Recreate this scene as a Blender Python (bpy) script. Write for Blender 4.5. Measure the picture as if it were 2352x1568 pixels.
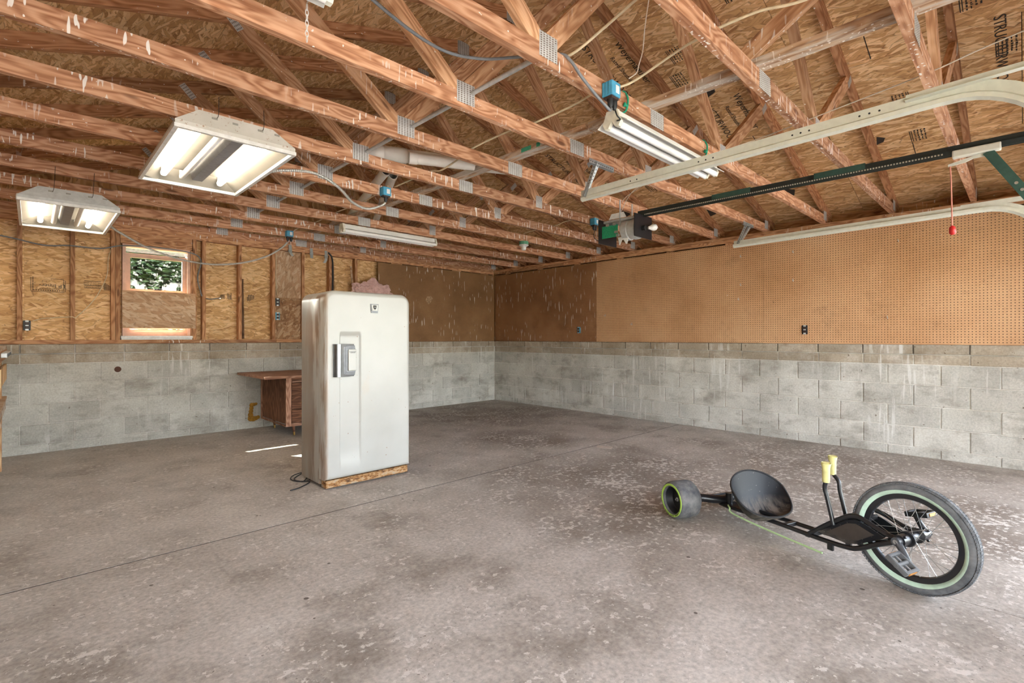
import bpy, bmesh, math, random
from mathutils import Vector, Matrix

for o in list(bpy.data.objects):
    bpy.data.objects.remove(o, do_unlink=True)
SC = bpy.context.scene
COL = SC.collection
RND = random.Random(7)

# ------------------------------------------------------------------ camera
YAW = math.radians(45.9745)          # angle of the view direction from +X
cam_d = bpy.data.cameras.new('camera')
cam = bpy.data.objects.new('camera', cam_d)
COL.objects.link(cam)
cam.location = (-6.2948, -6.989, 1.1797)
cam.rotation_euler = (math.radians(90), 0, YAW - math.radians(90))
cam_d.sensor_fit = 'HORIZONTAL'
cam_d.sensor_width = 36.0
cam_d.lens = 1141.16 / 2352.0 * 36.0
cam_d.shift_y = (774.29 - 784.0) / 2352.0
cam_d.clip_start = 0.05
SC.camera = cam

# ------------------------------------------------------------------ sky, sun, exposure
SUN_DIR = Vector((0.582, -1.124, -1.0)).normalized()      # the way the sunlight travels
world = bpy.data.worlds.new('sky')
SC.world = world
world.use_nodes = True
wn = world.node_tree
wn.nodes.clear()
sky = wn.nodes.new('ShaderNodeTexSky')
sky.sky_type = 'NISHITA'
sky.sun_disc = False
sky.sun_elevation = math.asin(-SUN_DIR.z)
sky.sun_rotation = math.atan2(-SUN_DIR.x, -SUN_DIR.y)
sky.dust_density = 2.5
bg = wn.nodes.new('ShaderNodeBackground')
bg.inputs['Strength'].default_value = 1.0
wo = wn.nodes.new('ShaderNodeOutputWorld')
haze = wn.nodes.new('ShaderNodeMix')                     # thin bright cloud over the blue
haze.data_type = 'RGBA'
haze.inputs[0].default_value = 0.6
haze.inputs[7].default_value = (2.32, 2.15, 1.90, 1)
wn.links.new(sky.outputs[0], haze.inputs[6])
wn.links.new(haze.outputs[2], bg.inputs[0])
wn.links.new(bg.outputs[0], wo.inputs[0])

sun_d = bpy.data.lights.new('sun', 'SUN')
sun_d.energy = 9.0
sun_d.angle = math.radians(0.6)
sun_d.color = (1.0, 0.95, 0.86)
sun = bpy.data.objects.new('sun', sun_d)
COL.objects.link(sun)
sun.location = (-12, 20, 14)
sun.rotation_euler = SUN_DIR.to_track_quat('-Z', 'Y').to_euler()

TUBE_POWER = 5.0        # emission of the lit fluorescent tubes
SC.view_settings.view_transform = 'Standard'
SC.view_settings.look = 'None'
SC.view_settings.gamma = 1.0
SC.view_settings.use_curve_mapping = False
SC.view_settings.exposure = 2.33
SC.cycles.max_bounces = 5
SC.cycles.diffuse_bounces = 4
SC.cycles.glossy_bounces = 3
SC.cycles.transmission_bounces = 6
SC.cycles.transparent_max_bounces = 12
SC.cycles.caustics_reflective = False
SC.cycles.caustics_refractive = False
SC.cycles.sample_clamp_indirect = 8.0
SC.cycles.use_denoising = True
SC.cycles.adaptive_threshold = 0.12

# ------------------------------------------------------------------ helpers
def wm(o):
    m = o.matrix_basis.copy()
    while o.parent:
        o = o.parent
        m = o.matrix_basis @ m
    return m

def tag(o, label=None, cat=None, group=None, kind=None):
    if label: o['label'] = label
    if cat: o['category'] = cat
    if group: o['group'] = group
    if kind: o['kind'] = kind
    return o

def empty(name, loc=(0, 0, 0), rz=0.0, label=None, cat=None, group=None, kind=None, parent=None):
    o = bpy.data.objects.new(name, None)
    COL.objects.link(o)
    o.empty_display_size = 0.1
    o.location = loc
    o.rotation_euler = (0, 0, rz)
    if parent: o.parent = parent
    return tag(o, label, cat, group, kind)

def link(name, me, mat, parent=None, M=None):
    """link mesh me as an object; M is its world matrix (identity when the mesh is in world space)"""
    o = bpy.data.objects.new(name, me)
    COL.objects.link(o)
    if mat is not None and len(me.materials) == 0:
        me.materials.append(mat)
    if parent is not None:
        o.parent = parent
        o.matrix_basis = wm(parent).inverted() @ (M if M is not None else Matrix.Identity(4))
    elif M is not None:
        o.matrix_basis = M
    return o

def frame(origin, xdir, up=(0, 0, 1)):
    x = Vector(xdir).normalized()
    u = Vector(up)
    y = u.cross(x)
    if y.length < 1e-6:
        y = Vector((0, 1, 0)).cross(x)
    y.normalize()
    z = x.cross(y)
    M = Matrix.Identity(4)
    for i in range(3):
        M[i][0], M[i][1], M[i][2], M[i][3] = x[i], y[i], z[i], origin[i]
    return M

class MB:
    """collects verts and faces; build() makes one mesh object. Coordinates are local to M (world when M is None)."""
    def __init__(s):
        s.v = []; s.f = []; s.sm = []
    def add(s, vs, fs, smooth=False):
        n = len(s.v)
        s.v.extend([tuple(v) for v in vs])
        s.f.extend([tuple(i + n for i in f) for f in fs])
        s.sm.extend([smooth] * len(fs))
        return s
    def box(s, a, b, M=None):
        x0, y0, z0 = a; x1, y1, z1 = b
        vs = [Vector(p) for p in ((x0,y0,z0),(x1,y0,z0),(x1,y1,z0),(x0,y1,z0),(x0,y0,z1),(x1,y0,z1),(x1,y1,z1),(x0,y1,z1))]
        if M is not None: vs = [M @ v for v in vs]
        return s.add(vs, [(0,3,2,1),(4,5,6,7),(0,1,5,4),(1,2,6,5),(2,3,7,6),(3,0,4,7)])
    def cbox(s, c, size, M=None):
        h = [k / 2 for k in size]
        return s.box([c[i] - h[i] for i in range(3)], [c[i] + h[i] for i in range(3)], M)
    def bbox(s, a, b, r, M=None):
        """box with chamfered edges (r)"""
        bm = bmesh.new()
        x0, y0, z0 = a; x1, y1, z1 = b
        bmesh.ops.create_cube(bm, size=1.0)
        for v in bm.verts:
            v.co = Vector((x0 + (v.co.x + .5) * (x1 - x0), y0 + (v.co.y + .5) * (y1 - y0), z0 + (v.co.z + .5) * (z1 - z0)))
        bmesh.ops.bevel(bm, geom=list(bm.edges), offset=r, segments=2, profile=0.6, affect='EDGES')
        bm.verts.index_update()
        vs = [(M @ v.co) if M is not None else v.co.copy() for v in bm.verts]
        fs = [tuple(v.index for v in f.verts) for f in bm.faces]
        bm.free()
        return s.add(vs, fs, False)
    def tube(s, pts, r, n=10, caps=True, closed=False):
        P = [Vector(p) for p in pts]
        m = len(P)
        rs = r if isinstance(r, (list, tuple)) else [r] * m
        rings = []
        t_prev = None; u = None
        for i in range(m):
            if closed:
                t = (P[(i + 1) % m] - P[i - 1]).normalized()
            else:
                t = (P[min(i + 1, m - 1)] - P[max(i - 1, 0)]).normalized()
            if u is None:
                a = Vector((0, 0, 1)) if abs(t.z) < 0.9 else Vector((1, 0, 0))
                u = (a - t * a.dot(t)).normalized()
            else:
                u = (u - t * u.dot(t))
                if u.length < 1e-6: u = t.orthogonal()
                u.normalize()
            w = t.cross(u)
            rings.append([P[i] + (u * math.cos(2 * math.pi * k / n) + w * math.sin(2 * math.pi * k / n)) * rs[i] for k in range(n)])
        vs = [v for ring in rings for v in ring]
        fs = []
        for i in range(m if closed else m - 1):
            j = (i + 1) % m
            for k in range(n):
                k2 = (k + 1) % n
                fs.append((i * n + k, i * n + k2, j * n + k2, j * n + k))
        s.add(vs, fs, True)
        if caps and not closed:
            b = len(s.v) - len(vs)
            s.f.append(tuple(b + k for k in reversed(range(n)))); s.sm.append(False)
            s.f.append(tuple(b + (m - 1) * n + k for k in range(n))); s.sm.append(False)
        return s
    def cyl(s, p0, p1, r, n=14, r1=None):
        return s.tube([p0, p1], [r, r if r1 is None else r1], n)
    def lathe(s, prof, c, axis, n=24, closed=False):
        """prof: list of (radius, height along axis) turned about axis through c"""
        F = frame(c, axis, (0, 0, 1) if abs(Vector(axis).normalized().z) < .9 else (0, 1, 0))
        m = len(prof); vs = []
        for (r, h) in prof:
            for k in range(n):
                a = 2 * math.pi * k / n
                vs.append(F @ Vector((h, r * math.cos(a), r * math.sin(a))))
        fs = []
        for i in range(m if closed else m - 1):
            j = (i + 1) % m
            for k in range(n):
                k2 = (k + 1) % n
                fs.append((i * n + k, j * n + k, j * n + k2, i * n + k2))
        return s.add(vs, fs, True)
    def poly(s, pts, d, M=None):
        """prism: polygon pts (list of Vector) extruded by vector d"""
        n = len(pts); P = [Vector(p) for p in pts]; d = Vector(d)
        vs = P + [p + d for p in P]
        if M is not None: vs = [M @ v for v in vs]
        fs = [tuple(reversed(range(n))), tuple(range(n, 2 * n))]
        fs += [(i, (i + 1) % n, n + (i + 1) % n, n + i) for i in range(n)]
        return s.add(vs, fs)
    def mesh(s, name):
        me = bpy.data.meshes.new(name)
        me.from_pydata(s.v, [], s.f)
        me.polygons.foreach_set('use_smooth', s.sm)
        bm = bmesh.new(); bm.from_mesh(me)
        bmesh.ops.recalc_face_normals(bm, faces=bm.faces)
        bm.to_mesh(me); bm.free()
        if any(s.sm): me.set_sharp_from_angle(angle=math.radians(48))
        me.update()
        return me
    def build(s, name, mat, parent=None, M=None):
        return link(name, s.mesh(name), mat, parent, M)

def board(name, p0, p1, w, t, mat, parent=None, up=(0, 0, 1), r=0.0):
    """a plank from p0 to p1; w is measured along up, t across; the grain runs along local X"""
    p0 = Vector(p0); p1 = Vector(p1)
    L = (p1 - p0).length
    M = frame((p0 + p1) / 2, p1 - p0, up)
    mb = MB()
    if r: mb.bbox((-L/2, -t/2, -w/2), (L/2, t/2, w/2), r)
    else: mb.box((-L/2, -t/2, -w/2), (L/2, t/2, w/2))
    return mb.build(name, mat, parent, M)

def spline(pts, n=8):
    """Catmull-Rom through pts"""
    P = [Vector(p) for p in pts]
    P = [P[0] * 2 - P[1]] + P + [P[-1] * 2 - P[-2]]
    out = []
    for i in range(1, len(P) - 2):
        for k in range(n):
            t = k / n
            a, b, c, d = P[i - 1], P[i], P[i + 1], P[i + 2]
            out.append(0.5 * ((2 * b) + (c - a) * t + (2 * a - 5 * b + 4 * c - d) * t * t + (3 * b - a - 3 * c + d) * t ** 3))
    out.append(P[-2])
    return out

def text(name, body, size, M, mat, parent, depth=0.0006, align='CENTER'):
    cu = bpy.data.curves.new(name, 'FONT')
    cu.body = body; cu.size = size; cu.extrude = depth
    cu.align_x = align; cu.align_y = 'CENTER'
    cu.resolution_u = 3
    to = bpy.data.objects.new(name, cu)
    COL.objects.link(to)
    dg = bpy.context.evaluated_depsgraph_get()
    me = bpy.data.meshes.new_from_object(to.evaluated_get(dg))
    bpy.data.objects.remove(to, do_unlink=True)
    bpy.data.curves.remove(cu)
    me.materials.clear()
    return link(name, me, mat, parent, M)

def copy_tree(o, M, parent=None):
    """copy of a thing (with its parts); M is the new basis matrix of the top object"""
    c = o.copy(); COL.objects.link(c); c.parent = parent
    if parent is None: c.matrix_basis = M
    for ch in [x for x in bpy.data.objects if x.parent == o]:
        copy_tree(ch, None, c)
    return c

# ------------------------------------------------------------------ materials
class NT:
    def __init__(s, name, rough=0.7, metal=0.0, spec=0.3):
        s.m = bpy.data.materials.new(name); s.m.use_nodes = True
        s.t = s.m.node_tree; s.b = s.t.nodes['Principled BSDF']
        s.b.inputs['Roughness'].default_value = rough
        s.b.inputs['Metallic'].default_value = metal
        s.b.inputs['Specular IOR Level'].default_value = spec
    def n(s, typ, props=None, **inp):
        nd = s.t.nodes.new('ShaderNode' + typ)
        for k, v in (props or {}).items(): setattr(nd, k, v)
        for k, v in inp.items():
            key = int(k[1:]) if k[0] == 'i' and k[1:].isdigit() else k.replace('_', ' ')
            s.set(nd.inputs[key], v)
        return nd
    def set(s, sock, v):
        if hasattr(v, 'is_output') or isinstance(v, bpy.types.NodeSocket): s.t.links.new(v, sock)
        else: sock.default_value = v
    def coord(s, which='Object'): return s.n('TexCoord').outputs[which]
    def pos(s): return s.n('NewGeometry').outputs['Position']
    def mapping(s, vec, scale=(1,1,1), rot=(0,0,0), loc=(0,0,0)):
        nd = s.n('Mapping', None, Vector=vec)
        nd.inputs['Scale'].default_value = scale; nd.inputs['Rotation'].default_value = rot
        s.set(nd.inputs['Location'], loc)
        return nd.outputs[0]
    def noise(s, vec, scale=5.0, detail=4.0, rough=0.55, dist=0.0):
        return s.n('TexNoise', None, Vector=vec, Scale=scale, Detail=detail, Roughness=rough, Distortion=dist).outputs['Fac']
    def ramp(s, fac, stops, interp='LINEAR'):
        nd = s.n('ValToRGB', None, Fac=fac); cr = nd.color_ramp; cr.interpolation = interp
        while len(cr.elements) > 1: cr.elements.remove(cr.elements[-1])
        for i, (p, c) in enumerate(stops):
            e = cr.elements[0] if i == 0 else cr.elements.new(p)
            e.position = p
            e.color = (c, c, c, 1) if isinstance(c, (int, float)) else (c[0], c[1], c[2], 1)
        return nd.outputs['Color']
    def math(s, op, a, b=None, c=None, clamp=False):
        nd = s.n('Math', dict(operation=op, use_clamp=clamp))
        s.set(nd.inputs[0], a)
        if b is not None: s.set(nd.inputs[1], b)
        if c is not None: s.set(nd.inputs[2], c)
        return nd.outputs[0]
    def mix(s, fac, a, b, blend='MIX'):
        nd = s.n('Mix', dict(data_type='RGBA', blend_type=blend, clamp_factor=True))
        s.set(nd.inputs[0], fac)
        s.set(nd.inputs[6], a if not isinstance(a, tuple) else (*a, 1)); s.set(nd.inputs[7], b if not isinstance(b, tuple) else (*b, 1))
        return nd.outputs[2]
    def sep(s, vec):
        nd = s.n('SeparateXYZ', None, Vector=vec); return nd.outputs
    def comb(s, x, y, z):
        nd = s.n('CombineXYZ')
        for i, v in enumerate((x, y, z)): s.set(nd.inputs[i], v)
        return nd.outputs[0]
    def rnd(s): return s.n('ObjectInfo').outputs['Random']
    def color(s, c):
        s.set(s.b.inputs['Base Color'], c if not isinstance(c, tuple) else (*c, 1)); return s
    def rough(s, v): s.set(s.b.inputs['Roughness'], v); return s
    def bump(s, h, strength=0.3, dist=0.01):
        nd = s.n('Bump', None, Height=h, Strength=strength, Distance=dist)
        s.t.links.new(nd.outputs[0], s.b.inputs['Normal']); return s

def plain(name, col, rough=0.5, metal=0.0, spec=0.4, var=0.12, scale=30.0):
    """a plain surface with slight mottling"""
    s = NT(name, rough, metal, spec)
    f = s.noise(s.coord(), scale, 3)
    lo = tuple(max(0, k * (1 - var)) for k in col); hi = tuple(min(1, k * (1 + var)) for k in col)
    s.color(s.ramp(f, [(0.3, lo), (0.7, hi)]))
    return s.m

def lumber(name, dark, mid, light, drips=0.0, grey=0.0):
    s = NT(name, 0.72, 0, 0.25)
    r = s.rnd()
    off = s.comb(s.math('MULTIPLY', r, 37.0), s.math('MULTIPLY', r, 11.0), s.math('MULTIPLY', r, 23.0))
    v = s.n('VectorMath', dict(operation='ADD'), i0=s.coord(), i1=off).outputs[0]
    warp = s.noise(s.mapping(v, (1.1, 5, 5)), 1.6, 2)
    z = s.sep(v)
    # cathedral grain: contour bands of a slowly varying field stretched along the board
    band = s.math('MULTIPLY_ADD', s.math('SINE', s.math('ADD', s.math('MULTIPLY', warp, 62.0), s.math('MULTIPLY', s.math('ADD', z[1], z[2]), 60.0))), 0.5, 0.5)
    fine = s.noise(s.mapping(v, (3.0, 90, 90)), 1.0, 3)
    g = s.math('ADD', s.math('MULTIPLY', band, 0.36), s.math('MULTIPLY', fine, 0.64))
    col = s.ramp(g, [(0.28, light), (0.52, mid), (0.78, dark)])
    tone = s.ramp(r, [(0.0, 0.74), (0.5, 1.0), (1.0, 1.16)])
    col = s.mix(1.0, col, tone, 'MULTIPLY')
    # broad blotches and knots
    bl = s.noise(s.mapping(v, (2.2, 6, 6)), 2.0, 3)
    col = s.mix(s.ramp(bl, [(0.58, 0.0), (0.8, 0.4)]), col, dark)
    kn = s.n('TexVoronoi', dict(feature='F1'), Vector=s.mapping(v, (2.3, 9, 9)), Scale=1.0, Randomness=1.0).outputs['Distance']
    col = s.mix(s.ramp(kn, [(0.07, 0.8), (0.14, 0.0)]), col, tuple(k * 0.45 for k in dark))
    if grey:
        gm = s.ramp(s.noise(s.mapping(v, (1.4, 7, 7), loc=(5, 1, 2)), 2.5, 4), [(0.42, 0.0), (0.6, grey)])
        col = s.mix(gm, col, (0.55, 0.50, 0.43))
    if drips:
        # whitish runs of droppings down the faces
        p = s.pos()
        st = s.noise(s.mapping(p, (62, 62, 11.0)), 1.0, 0.6, 0.4)
        msk = s.noise(s.mapping(p, (1.5, 1.5, 1.0)), 1.0, 2)
        dr = s.math('MULTIPLY', s.ramp(st, [(0.665, 0.0), (0.69, 1.0)]), s.ramp(msk, [(0.64 - 0.34 * drips, 0.0), (0.74 - 0.34 * drips, 1.0)]))
        dr = s.math('MAXIMUM', dr, s.ramp(s.noise(p, 52, 1.0), [(0.745, 0.0), (0.765, 1.0)]))
        col = s.mix(s.math('MULTIPLY', dr, 0.9), col, (0.80, 0.76, 0.70))
    s.color(col)
    return s.m

def osb(name, light, mid, dark, scale=1.0, rot=0.0):
    """strand board: overlapping long flakes, each with its own tint"""
    s = NT(name, 0.68, 0, 0.3)
    r = s.rnd()
    off = s.comb(s.math('MULTIPLY', r, 31.0), s.math('MULTIPLY', r, 17.0), 0.0)
    v0 = s.n('VectorMath', dict(operation='ADD'), i0=s.coord(), i1=off).outputs[0]
    wob = s.n('TexNoise', None, Vector=v0, Scale=6.0, Detail=1.0).outputs['Color']
    v0 = s.n('VectorMath', dict(operation='MULTIPLY_ADD'), i0=wob, i1=(0.05, 0.05, 0.0), i2=v0).outputs[0]
    cols = []; edges = []
    for i, (ang, sx, sy) in enumerate(((0.06, 5.0, 40.0), (-0.30, 6.0, 36.0), (0.40, 7.0, 42.0))):
        vm = s.mapping(v0, (sx * scale, sy * scale, 1), (0, 0, 0))
        rotn = s.n('VectorRotate', dict(rotation_type='Z_AXIS'), Vector=v0, Angle=ang + rot).outputs[0]
        vm = s.mapping(rotn, (sx * scale, sy * scale, 0.0), loc=(i * 3.7, i * 1.9, 0))
        vo = s.n('TexVoronoi', dict(voronoi_dimensions='2D', feature='F1'), Vector=vm, Scale=1.0)
        cols.append(s.sep(vo.outputs['Color'])[0])
        ed = s.n('TexVoronoi', dict(voronoi_dimensions='2D', feature='DISTANCE_TO_EDGE'), Vector=vm, Scale=1.0).outputs['Distance']
        edges.append(ed)
    sel1 = s.ramp(s.noise(s.mapping(v0, (9, 22, 1)), scale, 2), [(0.44, 0.0), (0.50, 1.0)])
    sel2 = s.ramp(s.noise(s.mapping(v0, (8, 19, 1), loc=(7, 3, 0)), scale, 2), [(0.52, 0.0), (0.58, 1.0)])
    f = s.mix(sel2, s.mix(sel1, cols[0], cols[1]), cols[2])
    e = s.mix(sel2, s.mix(sel1, edges[0], edges[1]), edges[2])
    grain = s.noise(s.mapping(v0, (30, 260, 1)), 1.0, 2)
    f2 = s.math('ADD', s.math('MULTIPLY', f, 0.8), s.math('MULTIPLY', grain, 0.28))
    col = s.ramp(f2, [(0.05, dark), (0.20, tuple(0.6 * a + 0.4 * b for a, b in zip(mid, dark))), (0.48, mid), (0.88, light)])
    col = s.mix(s.ramp(e, [(0.0, 0.55), (0.07, 0.0)]), col, tuple(k * 0.5 for k in dark))
    big = s.noise(v0, 1.3, 3)
    col = s.mix(1.0, col, s.ramp(big, [(0.3, 0.82), (0.7, 1.12)]), 'MULTIPLY')
    s.color(col)
    return s.m

# ---- shared materials
M_CHORD = lumber('truss lumber', (0.28, 0.115, 0.055), (0.46, 0.233, 0.127), (0.58, 0.335, 0.205), drips=0.62)
M_RAFT = lumber('rafter lumber', (0.27, 0.11, 0.045), (0.44, 0.21, 0.10), (0.56, 0.30, 0.155), drips=0.12)
M_WEB = lumber('web lumber', (0.36, 0.17, 0.08), (0.53, 0.29, 0.15), (0.65, 0.40, 0.235), drips=0.15)
M_STUD = lumber('stud lumber', (0.26, 0.11, 0.05), (0.44, 0.22, 0.105), (0.56, 0.31, 0.16))
M_PLATE_W = lumber('wall plate lumber', (0.28, 0.12, 0.055), (0.48, 0.24, 0.12), (0.60, 0.34, 0.18), drips=0.35)
M_GREYW = lumber('weathered lumber', (0.25, 0.13, 0.07), (0.42, 0.25, 0.14), (0.56, 0.38, 0.24), drips=0.5, grey=0.9)
M_OSB_ROOF = osb('roof strand board', (0.88, 0.62, 0.35), (0.67, 0.395, 0.175), (0.26, 0.10, 0.03))
M_OSB_WALL = osb('wall strand board', (0.84, 0.58, 0.31), (0.68, 0.405, 0.175), (0.33, 0.145, 0.045))
M_OSB_PALE = osb('pale strand board', (0.60, 0.44, 0.30), (0.48, 0.30, 0.175), (0.30, 0.16, 0.075), scale=0.8, rot=0.5)
M_INK = plain('stamp ink', (0.035, 0.028, 0.022), 0.8)
M_GALV = plain('galvanised steel', (0.50, 0.51, 0.50), 0.42, 0.35, 0.5)
M_WHITE = plain('white enamel', (0.74, 0.73, 0.70), 0.4)
M_BLACK = plain('black plastic', (0.018, 0.019, 0.021), 0.45)
M_BLACKM = plain('black painted metal', (0.012, 0.013, 0.016), 0.3, 0.0, 0.6)

def m_plate():
    s = NT('truss plate steel', 0.45, 0.15, 0.5)
    p = s.sep(s.coord())
    # rows of punched slots
    fx = s.math('ABSOLUTE', s.math('SUBTRACT', s.math('FRACT', s.math('MULTIPLY', p[0], 1 / 0.020)), 0.5))
    fz = s.math('ABSOLUTE', s.math('SUBTRACT', s.math('FRACT', s.math('MULTIPLY', p[2], 1 / 0.0105)), 0.5))
    slot = s.math('MULTIPLY', s.math('LESS_THAN', fx, 0.22), s.math('LESS_THAN', fz, 0.24))
    base = s.ramp(s.noise(s.coord(), 18, 2), [(0.3, (0.44, 0.44, 0.42)), (0.7, (0.60, 0.60, 0.575))])
    s.color(s.mix(slot, base, (0.10, 0.06, 0.04)))
    return s.m
M_TPLATE = m_plate()

def m_block(name, lo, mid, hi, stain):
    s = NT(name, 0.9, 0, 0.2)
    p = s.pos(); r = s.rnd()
    n1 = s.noise(p, 2.6, 5, 0.6)
    n2 = s.noise(p, 62.0, 4, 0.75)
    col = s.ramp(n1, [(0.25, lo), (0.5, mid), (0.75, hi)])
    col = s.mix(1.0, col, s.ramp(r, [(0, 0.88), (1, 1.12)]), 'MULTIPLY')
    col = s.mix(0.28, col, s.ramp(n2, [(0.32, 0.2), (0.68, 0.85)]), 'OVERLAY')
    d = s.noise(s.mapping(p, (1.0, 1.0, 2.0), loc=(3, 7, 1)), 2.0, 5, 0.65)
    col = s.mix(s.ramp(d, [(0.52, 0.0), (0.72, 0.75)]), col, stain)
    d2 = s.noise(s.mapping(p, (1.0, 1.0, 1.7), loc=(8, 2, 5)), 7.0, 4, 0.6)
    col = s.mix(s.ramp(d2, [(0.56, 0.0), (0.72, 0.45)]), col, stain)
    st = s.noise(s.mapping(p, (26, 26, 2.0)), 1.0, 2)
    mk = s.noise(p, 1.1, 2)
    col = s.mix(s.math('MULTIPLY', s.ramp(st, [(0.58, 0.0), (0.66, 0.6)]), s.ramp(mk, [(0.48, 0.0), (0.60, 1.0)])), col, (0.72, 0.71, 0.68))
    fl = s.noise(p, 26.0, 2)
    col = s.mix(s.ramp(fl, [(0.715, 0.0), (0.74, 0.8)]), col, (0.12, 0.08, 0.05))
    s.color(col)
    s.bump(s.math('ADD', n2, s.math('MULTIPLY', n1, 0.5)), 0.35, 0.006)
    return s.m
M_BLOCK = m_block('concrete block', (0.38, 0.363, 0.325), (0.49, 0.472, 0.425), (0.60, 0.582, 0.53), (0.20, 0.17, 0.135))
M_BLOCK_TAN = m_block('damp tan block', (0.28, 0.23, 0.17), (0.37, 0.312, 0.242), (0.55, 0.51, 0.45), (0.20, 0.145, 0.095))
M_MORTAR = m_block('mortar', (0.50, 0.47, 0.425), (0.62, 0.59, 0.54), (0.72, 0.69, 0.64), (0.28, 0.245, 0.20))

def m_floor():
    s = NT('worn garage concrete', 0.75, 0, 0.3)
    p = s.pos()
    big = s.noise(p, 0.7, 4, 0.6)
    mid = s.noise(s.mapping(p, loc=(4, 2, 0)), 2.0, 8, 0.66)
    fine = s.noise(p, 46.0, 4, 0.65)
    # worn, oily areas of the slab; those near the doors also offset bright daylight
    wob = s.math('MULTIPLY', s.math('SUBTRACT', s.noise(p, 1.4, 5, 0.6), 0.5), 2.6)
    zone = None
    for (cx, cy, r) in ((-2.75, -4.85, 1.55), (-1.3, -1.3, 1.5), (-0.9, -5.6, 1.4), (-2.0, -6.5, 1.3), (-2.2, -2.9, 0.8)):
        d = s.n('VectorMath', dict(operation='DISTANCE'), i0=p, i1=(cx, cy, 0)).outputs['Value']
        f = s.ramp(s.math('ADD', s.math('DIVIDE', d, r), s.math('MULTIPLY', wob, 0.45)), [(0.35, 1.0), (1.0, 0.0)])
        zone = f if zone is None else s.math('MAXIMUM', zone, f)
    col = s.ramp(mid, [(0.28, (0.28, 0.242, 0.206)), (0.48, (0.42, 0.378, 0.333)), (0.70, (0.54, 0.495, 0.445))])
    col = s.mix(s.math('MULTIPLY', zone, s.ramp(mid, [(0.3, 0.9), (0.7, 0.5)])), col, (0.185, 0.15, 0.122))
    dk = s.math('ADD', s.math('MULTIPLY', big, 0.5), s.math('MULTIPLY', mid, 0.5))
    col = s.mix(s.ramp(dk, [(0.36, 0.5), (0.47, 0.0)]), col, (0.19, 0.155, 0.128))
    col = s.mix(0.42, col, s.ramp(fine, [(0.3, 0.22), (0.7, 0.82)]), 'OVERLAY')
    # flaked pale chips, crowded where the slab is worn
    ch = s.noise(s.mapping(p, (1, 1, 1)), 24.0, 4, 0.68)
    crowd = s.noise(s.mapping(p, loc=(1.7, 9.1, 0)), 3.0, 4, 0.6)
    amt = s.math('ADD', ch, s.math('ADD', s.math('MULTIPLY', zone, 0.055), s.math('MULTIPLY', s.math('SUBTRACT', crowd, 0.5), 0.42)))
    col = s.mix(s.ramp(amt, [(0.60, 0.0), (0.64, 0.85)]), col, (0.64, 0.595, 0.545))
    sp = s.n('TexVoronoi', dict(feature='F1'), Vector=s.n('VectorMath', dict(operation='MULTIPLY_ADD'), i0=s.n('TexNoise', None, Vector=p, Scale=16.0).outputs['Color'], i1=(0.07, 0.07, 0), i2=p).outputs[0], Scale=6.5)
    rr = s.sep(sp.outputs['Color'])
    spot = s.math('LESS_THAN', sp.outputs['Distance'], s.math('MULTIPLY', s.math('POWER', rr[0], 4.0), 0.16))
    col = s.mix(s.math('MULTIPLY', spot, 0.7), col, (0.62, 0.58, 0.54))
    dp = s.n('TexVoronoi', dict(feature='F1'), Vector=p, Scale=11.0)
    dr = s.math('LESS_THAN', dp.outputs['Distance'], s.math('MULTIPLY', s.math('POWER', s.sep(dp.outputs['Color'])[1], 6.0), 0.13))
    col = s.mix(s.math('MULTIPLY', dr, 0.8), col, (0.07, 0.05, 0.04))
    gr = s.noise(s.mapping(p, (1, 1, 1), loc=(6, 6, 0)), 70.0, 2)
    col = s.mix(s.math('MULTIPLY', s.ramp(gr, [(0.66, 0.0), (0.70, 0.75)]), s.ramp(crowd, [(0.45, 0.15), (0.6, 1.0)])), col, (0.10, 0.08, 0.065))
    s.color(col)
    s.rough(s.ramp(mid, [(0.3, 0.62), (0.7, 0.85)]))
    s.bump(s.math('ADD', s.math('MULTIPLY', fine, 0.4), s.math('MULTIPLY', amt, 0.8)), 0.2, 0.008)
    return s.m
M_FLOOR = m_floor()

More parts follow.
